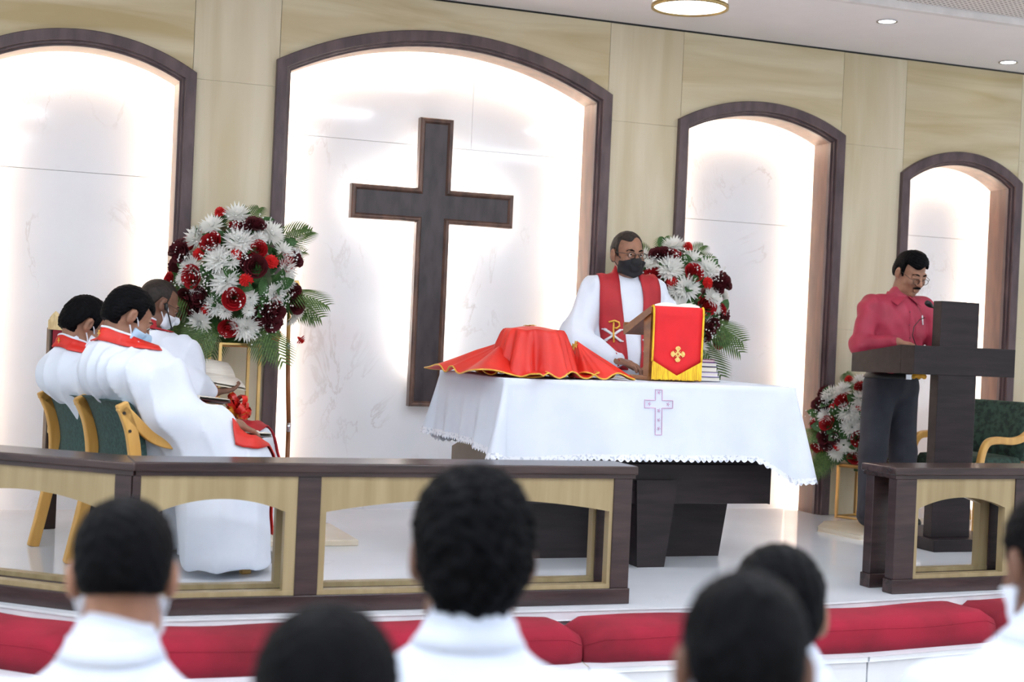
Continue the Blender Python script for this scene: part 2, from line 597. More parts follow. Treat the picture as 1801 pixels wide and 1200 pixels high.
def cross_poly(e):
    return [(-aw + e, e), (aw - e, e), (aw - e, az0 + e), (hw - e, az0 + e), (hw - e, az1 - e), (aw - e, az1 - e), (aw - e, H - e), (-aw + e, H - e), (-aw + e, az1 - e), (-hw + e, az1 - e), (-hw + e, az0 + e), (-aw + e, az0 + e)]


MB().prism(cross_poly(0.03), -0.098, -0.05, 'y').build('core', M_CROSS, t)
rows = []
for (e, y) in ((0.0, -0.05), (0.0, -0.105), (0.006, -0.113), (0.014, -0.116), (0.022, -0.114), (0.030, -0.104), (0.034, -0.096), (0.034, -0.05)):
    q = cross_poly(e)
    rows.append([(x, y, z) for x, z in q + q[:1]])
MB().grid(rows + rows[:1]).build('border_moulding', M_CROSSB, t)
for (a, b) in (((-0.03, 0.25), (0.03, H - 0.18)), ((-hw + 0.08, az0 + 0.07), (hw - 0.08, az1 - 0.07))):
    MB().span((a[0], -0.050, a[1]), (b[0], -0.044, b[1])).build('light_strip', M_LEDC, t)
for z in (0.3, 1.2, 1.6):
    MB().span((-0.02, -0.05, z), (0.02, 0.0, z + 0.03)).build('bracket', M_DARK, t)

# ================================================================== COMMUNION RAILS
RAIL_H = 0.575


def rail(name, label, p0, ang, L, bays, posts, group='communion rails', dh=0.0):
    """x along the front, y towards the altar; bays (x0,x1,open0,open1), posts (x0,x1)"""
    t = thing(name, label, 'rail', (p0[0], p0[1], 0), ang, group)
    MB().span((-0.02, -0.015, RAIL_H - 0.036), (L + 0.02, 0.235, RAIL_H - dh)).build('top_board', M_DARKH, t, bevel=0.006)
    MB().span((-0.01, -0.006, RAIL_H - 0.052), (L + 0.01, 0.226, RAIL_H - 0.036)).build('moulding', M_DARKH, t)
    for y in (0.0, 0.165):
        MB().span((-0.006, y - 0.008, 0.0), (L + 0.006, y + 0.062, 0.066)).build('base_board', M_DARKH, t, bevel=0.004)
        for (a, b) in posts:
            MB().span((a, y - 0.003, 0.066), (b, y + 0.055, RAIL_H - 0.052)).build('post', M_DARK, t, bevel=0.003)
        for (a, b, oa, ob) in bays:
            zs, zt = 0.386, 0.436
            c, hw2 = (oa + ob) / 2, (ob - oa) / 2
            r = (hw2 * hw2 + (zt - zs) ** 2) / (2 * (zt - zs))
            arc = []
            for i in range(21):
                x = ob - (ob - oa) * i / 20
                arc.append((x, zt - r + math.sqrt(max(r * r - (x - c) ** 2, 0))))
            poly = [(a, 0.082), (a, RAIL_H - 0.052), (b, RAIL_H - 0.052), (b, 0.082), (ob, 0.082)] + arc + [(oa, 0.082)]
            MB().prism(poly, y + 0.004, y + 0.048, 'y').build('arched_panel', M_OAK, t)
            MB().span((a, y + 0.002, 0.066), (b, y + 0.05, 0.084)).build('sill', M_OAK, t)
    return t


rail('communion_rail', 'long low wooden communion rail with two arched bays in front of the altar', (0.66, -2.766), 0.0, 2.013,
     [(0.01, 0.60, 0.075, 0.555), (0.69, 1.93, 0.715, 1.915)], [(-0.02, 0.01), (0.60, 0.69), (1.93, 2.013)])
ca, sa = math.cos(math.radians(-40)), math.sin(math.radians(-40))
rail('communion_rail', 'angled end section of communion rail beside the two seated priests\' chairs', (0.635 - 1.75 * ca, -2.766 - 1.75 * sa), math.radians(-40), 1.75,
     [(0.06, 0.84, 0.10, 0.80), (0.90, 1.68, 0.94, 1.62)], [(0.0, 0.06), (0.84, 0.90), (1.68, 1.75)], dh=0.004)
rail('communion_rail', 'communion rail section below the lectern, with a single arch in view', (4.02, -2.711), math.radians(3.5), 2.0,
     [(0.115, 0.70, 0.135, 0.645), (0.82, 1.9, 0.85, 1.86)], [(0.0, 0.115), (0.70, 0.82), (1.9, 2.0)])

# kneeling cushions on the step
co = EDGE


def line_at(pts, s):
    for i in range(len(pts) - 1):
        a, b = Vector(pts[i]), Vector(pts[i + 1])
        l = (b - a).length
        if s <= l or i == len(pts) - 2:
            return a.lerp(b, s / l)
        s -= l


L0 = (Vector(EDGE[1]) - Vector(EDGE[0])).length
c_in, c_out = offset_line(EDGE, 0.04), offset_line(EDGE, 0.33)
segs = [(L0 - 3.0, L0 - 1.15), (L0 - 1.14, L0 - 0.02), (L0 + 0.02, L0 + 1.70), (L0 + 1.71, L0 + 3.66), (L0 + 3.67, L0 + 5.6)]
labs = ['red velvet kneeling cushion at the far left end of the step', 'red velvet kneeling cushion before the angled rail at left', 'red velvet kneeling cushion partly hidden behind the central worshipper', 'long red velvet kneeling cushion below the altar gap', 'red velvet kneeling cushion at right below the lectern rail']
for (s0, s1), lab in zip(segs, labs):
    rows = []
    prof = [(0.0, 0.0), (0.0, 0.105), (0.012, 0.128), (0.05, 0.136), (0.15, 0.138), (0.24, 0.134), (0.272, 0.122), (0.288, 0.092), (0.292, 0.05), (0.288, 0.0)]
    n = 26
    for i in range(n + 1):
        u = i / n
        s = s0 + (s1 - s0) * u
        e = min(u, 1 - u) * (s1 - s0)
        sc = 1.0 if e > 0.06 else 0.72 + 0.28 * math.sqrt(max(0, 1 - (1 - e / 0.06) ** 2))
        a = line_at(EDGE, s)
        b = line_at(EDGE, s + 0.01)
        tt = (b - a).normalized()
        nn = Vector((tt.y, -tt.x))
        rows.append([(a.x + nn.x * (0.045 + 0.145 + (o - 0.145) * (0.5 + 0.5 * sc)), a.y + nn.y * (0.045 + 0.145 + (o - 0.145) * (0.5 + 0.5 * sc)), STEP_Z + 0.001 + z * sc + (0.004 * math.sin(s * 9 + o * 20) if z > 0.05 else 0)) for (o, z) in prof])
    mbq = MB().grid(rows)
    m_ = len(prof)
    mbq.f.append(tuple(range(m_)))
    mbq.f.append(tuple(range(n * m_ + m_ - 1, n * m_ - 1, -1)))
    for i in range(n):
        mbq.f.append((i * m_ + m_ - 1, (i + 1) * m_ + m_ - 1, (i + 1) * m_, i * m_))
    c0 = line_at(EDGE, (s0 + s1) / 2)
    tr = thing('kneeling_cushion', lab, 'cushion', (c0.x, c0.y, STEP_Z), 0, 'red kneeling cushions along the step')
    mbq.build('cushion_pad', M_RED, tr, True, off=(c0.x, c0.y, STEP_Z))
    pip = [rows[i][7] for i in range(n + 1)]
    MB().tube(pip, 0.0018, 6).build('piping', M_RED, tr, True, off=(c0.x, c0.y, STEP_Z))
# ================================================================== ALTAR
TX0, TX1, TY0, TY1, TZ = 2.36, 3.90, -2.03, -1.06, 0.895
t = thing('altar_table', 'dark brown wooden altar table with cross-shaped front, under the white cloth', 'table', (3.13, -1.55, 0))
lo = (3.13, -1.55, 0)
MB().span((TX0 + 0.015, TY0 + 0.015, TZ - 0.06), (TX1 - 0.015, TY1 - 0.015, TZ)).build('table_top', M_ESP, t, off=lo)
MB().span((2.50, -1.86, 0.50), (3.80, -1.02, TZ - 0.06)).build('apron', M_ESP, t, off=lo)
# wide beam with sloping far corner, seen under the cloth
MB().prism([(-1.87, 0.305), (-1.87, 0.50), (-1.40, 0.60), (-1.36, 0.60), (-1.02, 0.50), (-1.02, 0.305)], 2.46, 3.868, 'x').build('beam', M_ESP, t, off=lo, bevel=0.003)
MB().prism([(2.72, 0.0), (2.66, 0.305), (3.79, 0.305), (3.745, 0.0)], -1.59, -1.12, 'y').build('pedestal', M_ESP, t, off=lo)
MB().prism([(3.135, 0.0), (3.115, 0.42), (3.33, 0.42), (3.275, 0.0)], -1.90, -1.58, 'y').build('cross_stem', M_ESP, t, off=lo, bevel=0.003)

# cloth: rounded rectangle rings going out over the edge and down
cz = TZ + 0.004


def cloth_ring(out, n_side=44):
    """points round the table edge, front left corner first, going right; 'out' = distance from the edge"""
    x0, x1, y0, y1 = TX0, TX1, TY0, TY1
    r = 0.02
    P = []
    for (cx, cy, a0) in ((x0 + r, y0 + r, -180), (x1 - r, y0 + r, -90), (x1 - r, y1 - r, 0), (x0 + r, y1 - r, 90)):
        for i in range(9):
            a = math.radians(a0 + 90 * i / 8)
            P.append((cx + r * math.cos(a), cy + r * math.sin(a), math.cos(a), math.sin(a), 1.0 - abs(i - 4) / 4.0))
        nx = {-180: (x1 - r, y0), -90: (x1, y1 - r), 0: (x0 + r, y1), 90: (x0, y0 + r)}[a0]
        px, py = P[-1][0], P[-1][1]
        for i in range(1, n_side):
            u = i / n_side
            P.append((px + (nx[0] - px) * u, py + (nx[1] - py) * u, P[-1][2] if i > 1 else round(math.cos(math.radians(a0 + 90))), P[-1][3] if i > 1 else round(math.sin(math.radians(a0 + 90))), 0.0))
    return P


ring = cloth_ring(0)
NR = len(ring)


def hang(i, d, total):
    """point of ring i, d metres down the skirt"""
    x, y, nx, ny, corner = ring[i]
    u = d / 0.4
    # distance to nearest corner for flare
    fold = 0.012 * math.sin(i * 0.55) + 0.008 * math.sin(i * 0.23 + 1.3) + 0.005 * math.sin(i * 1.1)
    fl = 0.03 * u + fold * u * (0.5 + u) + corner * 0.085 * u
    return (x + nx * fl, y + ny * fl, cz - 0.006 - d * (1 - 0.04 * corner))


def hem(i):
    x, y, nx, ny, corner = ring[i]
    dc = [math.hypot(x - a, y - b) for a, b in ((TX0, TY0), (TX1, TY0), (TX1, TY1), (TX0, TY1))]
    L = 0.335 + 0.02 * max(0, 1 - dc[0] / 0.5) + 0.12 * max(0, 1 - dc[1] / 0.22) + 0.05 * max(0, 1 - dc[2] / 0.4)
    if nx < -0.5:
        L = 0.300 + 0.045 * max(0, 1 - dc[0] / 0.35)
    return L


t = thing('altar_cloth', 'white linen altar cloth with lace hem and embroidered cross, covering the altar', 'tablecloth', (3.13, -1.55, TZ))
lo = (3.13, -1.55, TZ)
mb = MB()
top = []
for k in range(9):
    s = k / 8
    top.append([(3.13 + (p[0] - 3.13) * s, -1.545 + (p[1] + 1.545) * s, cz + 0.0008 * math.sin(p[0] * 20) * math.sin(p[1] * 17)) for p in ring + ring[:1]])
rows = top + [[(p[0] + p[2] * 0.004, p[1] + p[3] * 0.004, cz - 0.003) for p in ring + ring[:1]]]
for k in range(1, 15):
    rows.append([hang(i % NR, hem(i % NR) * k / 14, 0) for i in range(NR + 1)])
mb.grid(rows).build('cloth', M_LINEN, t, True, off=lo)
# lace: a scalloped strip under the hem
lr0, lr1 = [], []
SUB = 6
for i in range(NR * SUB + 1):
    a, b, f = (i // SUB) % NR, (i // SUB + 1) % NR, (i % SUB) / SUB
    for lst, dd in ((lr0, -0.004), (lr1, 0.030)):
        pa, pb = hang(a, hem(a) + dd, 0), hang(b, hem(b) + dd, 0)
        q = [pa[k] + (pb[k] - pa[k]) * f for k in range(3)]
        if dd > 0:
            q[2] += 0.012 - 0.014 * abs(math.sin(i * math.pi / (SUB * 1.0) + 0.4))
        lst.append(tuple(q))
MB().grid([lr0, lr1]).build('lace_hem', M_LACE, t, True, off=lo)


def front_cloth(x, z):
    """point just in front of the hanging front of the cloth"""
    best = min(range(NR), key=lambda i: abs(ring[i][0] - x) + (10 if ring[i][3] > -0.5 else 0))
    p = hang(best, max(0.001, cz - 0.006 - z), 0)
    return (x, p[1] - 0.004, z)


def ribbon(pts, w, n=(0, -1, 0)):
    """flat band along pts, w wide, lying square to n"""
    mb = MB()
    n = Vector(n).normalized()
    pts = [Vector(p) for p in pts]
    rows = []
    for i, p in enumerate(pts):
        tt = (pts[min(i + 1, len(pts) - 1)] - pts[max(i - 1, 0)]).normalized()
        s = tt.cross(n).normalized() * w / 2
        rows.append([p - s, p + s])
    mb.grid(rows)
    return mb


cxm, zt, zb, zm = 3.140, 0.868, 0.655, 0.800
hw_, ah = 0.018, 0.075
outl = [(-hw_, zb), (hw_, zb), (hw_, zm - hw_), (ah, zm - hw_), (ah, zm + hw_), (hw_, zm + hw_), (hw_, zt), (-hw_, zt), (-hw_, zm + hw_), (-ah, zm + hw_), (-ah, zm - hw_), (-hw_, zm - hw_), (-hw_, zb)]
pts = []
for a, b in zip(outl, outl[1:]):
    for k in range(6):
        pts.append(front_cloth(cxm + a[0] + (b[0] - a[0]) * k / 6, a[1] + (b[1] - a[1]) * k / 6))
emb = MB().tube(pts, 0.0022, 5, closed=True)
for (dx, dz) in ((0, 0.055), (0, -0.03), (0, -0.075), (0, -0.115), (-0.05, 0), (0.05, 0)):
    c = front_cloth(cxm + dx, zm + dz)
    for k in range(5):
        a = k * 2 * math.pi / 5
        emb.tube([c, (c[0] + 0.009 * math.cos(a), c[1], c[2] + 0.009 * math.sin(a))], 0.0016, 4)
o = emb.build('embroidered_cross', M_PINK, t, off=lo)
o['label'] = 'pink outlined embroidered cross'

# ================================================================== RED VEILS ON THE ALTAR
TOPZ = cz + 0.003


def veil(name, label, c, sq, H, plateau, peak=(0, 0), rot=0.0, seed=0, nf=9, amp=0.02, lean=0.0, base=TOPZ, crosses=(), fall=0.085, cone=False):
    """square cloth of half side sq laid over something H high with a flat top of radius plateau"""
    r_ = np.random.default_rng(seed)
    ph = r_.uniform(0, 6.28, 4)
    NT, NRr = 96, 26
    rows = []

    def R(a):
        a2 = a - rot
        m = max(abs(math.cos(a2)) / sq[0], abs(math.sin(a2)) / sq[1])
        return 1 / m

    def pt(a, s):
        Rr = R(a)
        d = Rr * s
        x = c[0] + peak[0] * (1 - s) + d * math.cos(a)
        y = c[1] + peak[1] * (1 - s) + d * math.sin(a)
        fo = math.sin(nf * a + ph[0]) * 0.6 + math.sin((nf * 0.5 + 1) * a + ph[1]) * 0.6 + 0.4 * math.sin((2 * nf + 1) * a + ph[2])
        pl = plateau
        q = 0.0 if d < pl else min(1.0, (d - pl) / (fall * (1 + 0.22 * fo)))
        if cone:
            q = s
            h = H * (1 - s) ** 1.15 * (1 + 0.10 * fo * s) + 0.01 * (1 - s)
        else:
            h = H * (1 - (q * q * (3 - 2 * q)))
            h += H * 0.10 * math.cos(min(d / max(pl, 1e-3), 1) * 1.57) + lean * (d * math.cos(a)) * max(0, 1 - q)
        # folds: sideways in the wall, standing ripples on the flat
        k = min(1.0, max(0, (d - pl * 0.7) / 0.1))
        rad = fo * amp * k * min(1.0, s * 1.3)
        x += rad * math.cos(a) * (0.4 if q >= 1 else 1)
        y += rad * math.sin(a) * (0.4 if q >= 1 else 1)
        z = base + max(h, 0.0) + 0.011 * k * (1 + math.sin(nf * a + ph[3])) * (0.4 + s)
        over = TY0 - y
        if over > -0.005:      # hangs over the front edge of the table
            z -= max(0, over + 0.005) * 1.0
            y = TY0 - 0.004 - 0.05 - 0.1 * max(0, over) - 0.02
            z -= 0.0
        return (x, y, z)
    for i in range(NRr):
        s = (i / (NRr - 1)) ** 0.9
        rows.append([pt(2 * math.pi * j / NT, s) for j in range(NT + 1)])
    t = thing(name, label, 'cloth', (c[0], c[1], base), 0, 'red altar veils')
    lo = (c[0], c[1], base)
    MB().grid(rows).build('veil_cloth', M_SATIN, t, True, off=lo, solid=0.003)
    MB().tube([(p[0], p[1], p[2] + 0.002) for p in rows[-1][:-1]], 0.0042, 6, closed=True).build('gold_edging', M_GOLD, t, True, off=lo)
    for (a, s, size) in crosses:
        ct = Vector(pt(a, s))
        du = (Vector(pt(a, s + 0.04)) - ct).normalized()
        dv = (Vector(pt(a + 0.08, s)) - ct).normalized()
        nn = du.cross(dv).normalized()
        if nn.z < 0:
            nn = -nn
        dv = nn.cross(du)
        em = MB()
        for k in range(4):
            an = k * math.pi / 2
            d1 = du * math.cos(an) + dv * math.sin(an)
            d2 = du * -math.sin(an) + dv * math.cos(an)
            o_ = ct + nn * 0.006
            em.add([o_ - d2 * 0.004, o_ + d2 * 0.004, o_ + d1 * size + d2 * size * 0.45, o_ + d1 * size * 0.8, o_ + d1 * size - d2 * size * 0.45], [(0, 4, 3, 2, 1)])
        em.build('embroidered_cross', M_GOLD, t, off=lo, solid=0.002)
    return t


# silver vessels under the veils (their rims show)
t = thing('silver_tray', 'round silver tray on a foot, its rim showing below the tall red veil', 'tray', (2.475, -1.80, TOPZ))
MB().lathe([(0.05, 0), (0.048, 0.006), (0.03, 0.010), (0.04, 0.03), (0.06, 0.04), (0.075, 0.044), (0.080, 0.050), (0.082, 0.052), (0.07, 0.046), (0.0001, 0.042)], n=40, cap=False).build('tray_dish', M_SILVER, t, True)
for i in range(36):
    a = i * 2 * math.pi / 36
    MB().ball((0.082 * math.cos(a), 0.082 * math.sin(a), 0.050), 0.005, 4).build('rim_bead', M_SILVER, t, True)
t = thing('chalice', 'silver chalice hidden under the tall red veil', 'chalice', (2.64, -1.70, TOPZ))
MB().lathe([(0.05, 0), (0.045, 0.008), (0.012, 0.02), (0.012, 0.06), (0.02, 0.066), (0.012, 0.075), (0.045, 0.1), (0.055, 0.14)], n=28, cap=False).build('cup', M_SILVER, t, True)

veil('altar_veil', 'tall red satin veil with gold edging draped over vessels in the centre of the pile', (2.615, -1.755), (0.225, 0.225), 0.215, 0.138, (-0.02, 0.02), 0.45, 3, 8, 0.020, 0.0, TOPZ + 0.002, crosses=((1.6, 0.12, 0.03),))
veil('altar_veil', 'low red satin veil with gold edging spread flat at the left end of the altar', (2.41, -1.56), (0.165, 0.40), 0.165, 0.02, (0.10, -0.10), 0.0, 11, 6, 0.010, 0.0, TOPZ, cone=True, crosses=((0.1, 0.25, 0.03),))
veil('altar_veil', 'small peaked red satin veil with gold edging beside the priest\'s hands', (2.935, -1.70), (0.145, 0.16), 0.165, 0.012, (-0.07, 0.03), 0.2, 5, 6, 0.012, -0.1, TOPZ, cone=True, crosses=((3.0, 0.10, 0.026),))

# ================================================================== BOOK STAND, FALL, BOOKS
t = thing('book_stand', 'wooden sloping missal stand on the altar under the red fall', 'book stand', (3.37, -1.62, TOPZ))
lo = (3.37, -1.62, TOPZ)
SX0, SX1, SYf, SYb = 3.225, 3.50, -1.76, -1.46
MB().prism([(SYf, TOPZ + 0.335), (SYf, TOPZ + 0.365), (SYb, TOPZ + 0.262), (SYb, TOPZ + 0.222)], SX0 - 0.012, SX1 + 0.012, 'x').build('sloping_board', mat('carved_teak', (150, 98, 52), 0.4, (104, 62, 32), (16, 6, 16), detail=5), t, off=lo, bevel=0.003)
MB().prism([(SYb - 0.005, TOPZ + 0.262), (SYb - 0.005, TOPZ + 0.285), (SYb + 0.012, TOPZ + 0.285), (SYb + 0.012, TOPZ + 0.23)], SX0 - 0.012, SX1 + 0.012, 'x').build('ledge', MATS['carved_teak'], t, off=lo)
for x in (SX0 + 0.012, SX1 - 0.012):
    MB().prism([(SYf + 0.02, TOPZ + 0.02), (SYf + 0.02, TOPZ + 0.336), (SYf + 0.10, TOPZ + 0.315), (SYf + 0.08, TOPZ + 0.02)], x - 0.011, x + 0.011, 'x').build('side_support', MATS['carved_teak'], t, off=lo)
MB().span((SX0 - 0.01, SYf + 0.005, TOPZ), (SX1 + 0.01, SYf + 0.22, TOPZ + 0.02)).build('base', MATS['carved_teak'], t, off=lo, bevel=0.003)

t = thing('lectern_fall', 'red cloth fall with gold cross and yellow fringe hanging from the book stand', 'cloth', (3.37, SYf, TOPZ + 0.3))
lo = (3.37, SYf, TOPZ + 0.3)
ft, fb, fp = TOPZ + 0.37, TOPZ + 0.095, TOPZ + 0.022
rows = []
for j in range(9):
    u = j / 8
    x = SX0 + (SX1 - SX0) * u
    low = fb + (fp - fb) * (1 - abs(2 * u - 1))
    col = [(x, SYf + 0.14, TOPZ + 0.322), (x, SYf + 0.05, ft - 0.016), (x, SYf - 0.002, ft), (x, SYf - 0.010, ft - 0.012)]
    for k in range(1, 9):
        col.append((x, SYf - 0.012 - 0.003 * math.sin(u * 9 + k * 0.3), ft - 0.012 + (low - ft + 0.012) * k / 8))
    rows.append(col)
MB().grid(rows).build('fall_cloth', M_REDCLOTH, t, True, off=lo, solid=0.003)
for xs in (0, 8):
    MB().tube([(p[0], p[1] - 0.003, p[2]) for p in rows[xs][1:]], 0.0055, 6).build('yellow_binding', M_YELLOW, t, True, off=lo)
fr_ = MB()
n = 64
for i in range(n):
    u = (i + 0.5) / n
    x = SX0 + (SX1 - SX0) * u
    low = fb + (fp - fb) * (1 - abs(2 * u - 1))
    bot = TOPZ + 0.004 + 0.006 * random.random()
    fr_.tube([(x, SYf - 0.018, low + 0.006), (x + random.uniform(-.002, .002), SYf - 0.020, bot)], [0.003, 0.0036], 5)
o = fr_.build('fringe', M_YELLOW, t, off=lo)
o['kind'] = 'stuff'
cc = (3.3625, SYf - 0.019, TOPZ + 0.135)
em = MB()
for k in range(4):
    an = k * math.pi / 2
    c_, s_ = math.cos(an), math.sin(an)

    def pz(a, b):
        return (cc[0] + a * c_ - b * s_, cc[1], cc[2] + a * s_ + b * c_)
    em.add([pz(0.004, -0.005), pz(0.018, -0.006), pz(0.026, -0.016), pz(0.036, -0.010), pz(0.040, 0), pz(0.036, 0.010), pz(0.026, 0.016), pz(0.018, 0.006), pz(0.004, 0.005)], [tuple(range(9))])
    an2 = an + math.pi / 4
    em.add([(cc[0] + math.cos(an2 + d) * r, cc[1], cc[2] + math.sin(an2 + d) * r) for (d, r) in ((-.25, 0.008), (0, 0.022), (.25, 0.008))], [(0, 1, 2)])
em.build('gold_cross', mat('gold_embroidery', (236, 206, 130), 0.5, (206, 160, 70), (90, 90, 90)), t, off=lo, solid=0.003)

# open service book on the stand
t = thing('open_book', 'open service book with white pages lying on the sloping stand', 'book', (3.37, -1.58, TOPZ + 0.335))
lo = (3.37, -1.58, TOPZ + 0.335)


def on_board(x, s, h):
    """s = 0 front (high) .. 1 back (low)"""
    y = SYf + (SYb - SYf) * s
    z = TOPZ + 0.372 - 0.108 * s
    return (x, y + h * 0.27, z + h)


for sg in (-1, 1):
    mbp = MB()
    rows = []
    for k in range(8):
        u = k / 7
        x = 3.3625 + sg * 0.125 * u
        h = 0.016 * math.sin(u * 2.6 + 0.35) + 0.004
        rows.append([on_board(x, 0.02, 0), on_board(x, 0.02, h), on_board(x, 0.80, h), on_board(x, 0.80, 0)])
    mbp.grid(rows).build('page_block', M_PAPER, t, True, off=lo)

t0 = [(0.155, 0.11, 0.024, (44, 44, 86), 0.02), (0.145, 0.105, 0.022, (186, 170, 214), -0.05), (0.130, 0.10, 0.028, (58, 48, 42), 0.06), (0.125, 0.095, 0.022, (74, 60, 120), -0.03), (0.10, 0.08, 0.014, (150, 60, 120), 0.1)]
bl = ['dark blue hardback at the bottom of the book stack on the altar', 'pale lilac hardback second from the bottom of the altar book stack', 'dark brown hardback with yellowed pages in the middle of the book stack', 'purple hardback second from the top of the altar book stack', 'thin magenta booklet on top of the altar book stack']
z = TOPZ
for (w, d, h, c, r), lab in zip(t0, bl):
    tb = thing('book', lab, 'book', (3.60 + random.uniform(-.006, .006), -1.60, z), r, 'books stacked on the altar')
    mc = mat('book_cover_%d' % int(z * 1000), c, 0.5)
    MB().span((-w / 2, -d / 2, 0), (w / 2, d / 2, 0.003)).build('cover', mc, tb)
    MB().span((-w / 2, -d / 2, h - 0.003), (w / 2, d / 2, h)).build('cover', mc, tb)
    MB().span((-w / 2, d / 2 - 0.003, 0.003), (w / 2, d / 2, h - 0.003)).build('spine', mc, tb)
    MB().span((-w / 2 + 0.004, -d / 2 + 0.004, 0.003), (w / 2 - 0.004, d / 2 - 0.003, h - 0.003)).build('page_block', M_PAPER, tb)
    z += h + 0.0005
t = thing('prayer_booklet', 'small white booklet lying on the altar in front of the priest\'s hands', 'booklet', (3.20, -1.52, TOPZ), 0.1)
MB().box((0, 0, 0.003), (0.11, 0.09, 0.006)).build('page_block', M_PAPER, t)
MB().box((0, 0, 0.0072), (0.112, 0.092, 0.0015)).build('cover', mat('white_card', (236, 236, 240), 0.6), t)

# ================================================================== LECTERN
t = thing('lectern', 'dark wooden cross-shaped lectern with sloping box desk on a low base', 'lectern', (5.26, -1.45, 0))
lo = (5.26, -1.45, 0)
MB().span((5.09, -1.58, 0), (5.60, -0.98, 0.068)).build('base', M_ESP, t, off=lo, bevel=0.004)
MB().span((5.135, -1.49, 0.068), (5.392, -1.415, 1.388)).build('upright', M_ESP, t, off=lo, bevel=0.003)
MB().span((4.966, -1.495, 0.975), (5.650, -1.37, 1.135)).build('cross_arm', M_ESP, t, off=lo, bevel=0.003)
for x in (4.966, 5.63):
    MB().prism([(-1.37, 0.975), (-1.37, 1.135), (-0.89, 1.075), (-0.89, 0.965)], x, x + 0.02, 'x').build('side_panel', M_ESP, t, off=lo)
MB().prism([(-1.37, 1.095), (-1.37, 1.113), (-0.89, 1.053), (-0.89, 1.035)], 4.985, 5.63, 'x').build('desk_board', M_ESP, t, off=lo)
MB().prism([(-1.37, 0.975), (-1.37, 0.990), (-0.89, 0.980), (-0.89, 0.965)], 4.985, 5.63, 'x').build('bottom_board', M_ESP, t, off=lo)
MB().prism([(-0.91, 0.965), (-0.91, 1.072), (-0.89, 1.075), (-0.89, 0.965)], 4.985, 5.63, 'x').build('back_edge', M_ESP, t, off=lo)
t = thing('gooseneck_microphone', 'black gooseneck microphone rising beside the lectern upright', 'microphone', (5.33, -1.22, 1.085))
pts = []
for k in range(13):
    u = k / 12
    pts.append((0.02 - 0.10 * u * u, 0.0 - 0.03 * u, 0.012 + 0.27 * math.sin(u * 1.35)))
MB().lathe([(0.03, -0.004), (0.03, 0.012), (0.012, 0.02)], (0.02, 0, 0), 18).build('mount', M_BLACK, t, True)
MB().tube(pts, 0.005, 8).build('neck', M_BLACK, t, True)
a, b = Vector(pts[-2]), Vector(pts[-1])
d = (b - a).normalized()
MB().tube([b, b + d * 0.02, b + d * 0.035, b + d * 0.052, b + d * 0.058], [0.009, 0.016, 0.018, 0.015, 0.006], 12).build('microphone_head', M_BLACK, t, True)
t = thing('microphone_cable', 'thin dark cable looping beside the lectern upright', 'cable', (5.14, -1.30, 1.09))
MB().tube([(0.015, 0, 0.012), (-0.03, 0, 0.05), (-0.052, 0, 0.10), (-0.045, 0, 0.15), (-0.01, 0, 0.19), (0.012, -0.02, 0.205)], 0.0028, 6).build('cable', M_WIRE, t, True)
t = tag(MB().span((-0.11, -0.08, 0), (0.11, 0.08, 0.004)).build('reading_sheet', M_PAPER), 'white reading sheet lying on the lectern desk', 'paper')
t.location = (5.33, -1.08, 1.079)
t.rotation_euler = (-0.124, 0, 0.05)

# low stone slabs
o = tag(MB().prism([(4.93, -1.12), (5.55, -1.12), (5.85, -0.62), (5.85, -0.42), (5.07, -0.52), (4.87, -0.76)], 0.0, 0.028, 'z').build('stone_slab', mat('beige_marble', (226, 216, 196), 0.3, (208, 196, 172), (4, 4, 4)), bevel=0.004), 'thin beige marble slab on the floor behind the lectern', 'slab')
o = tag(MB().span((1.10, -1.13, 0.0), (1.95, -0.52, 0.03)).build('stone_slab', MATS['beige_marble'], bevel=0.004), 'thin beige marble slab on the floor at the seated priests\' feet', 'slab')

# ================================================================== CHAIRS


def bent(mb, pts, w, h, up=(0, 0, 1)):
    """rectangular bar along points: w across (local y), h in plane"""
    rows = []
    pts = [Vector(p) for p in pts]
    for i, p in enumerate(pts):
        tt = (pts[min(i + 1, len(pts) - 1)] - pts[max(i - 1, 0)]).normalized()
        s = Vector((0, 1, 0))
        n = tt.cross(s).normalized()
        rows.append([p + s * w / 2 + n * h / 2, p - s * w / 2 + n * h / 2, p - s * w / 2 - n * h / 2, p + s * w / 2 - n * h / 2])
    k = len(rows)
    V = [q for r in rows for q in r]
    F = []
    for i in range(k - 1):
        for j in range(4):
            F.append((i * 4 + j, i * 4 + (j + 1) % 4, (i + 1) * 4 + (j + 1) % 4, (i + 1) * 4 + j))
    F.append((3, 2, 1, 0))
    F.append(tuple((k - 1) * 4 + j for j in range(4)))
    mb.add(V, F)
    return mb


def smooth_path(P, n=6):
    P = [Vector(p) for p in P]
    out = []
    for i in range(len(P) - 1):
        p0, p1, p2, p3 = P[max(i - 1, 0)], P[i], P[i + 1], P[min(i + 2, len(P) - 1)]
        for k in range(n):
            u = k / n
            out.append(0.5 * ((2 * p1) + (p2 - p0) * u + (2 * p0 - 5 * p1 + 4 * p2 - p3) * u * u + (3 * p1 - p0 - 3 * p2 + p3) * u ** 3))
    out.append(P[-1])
    return out


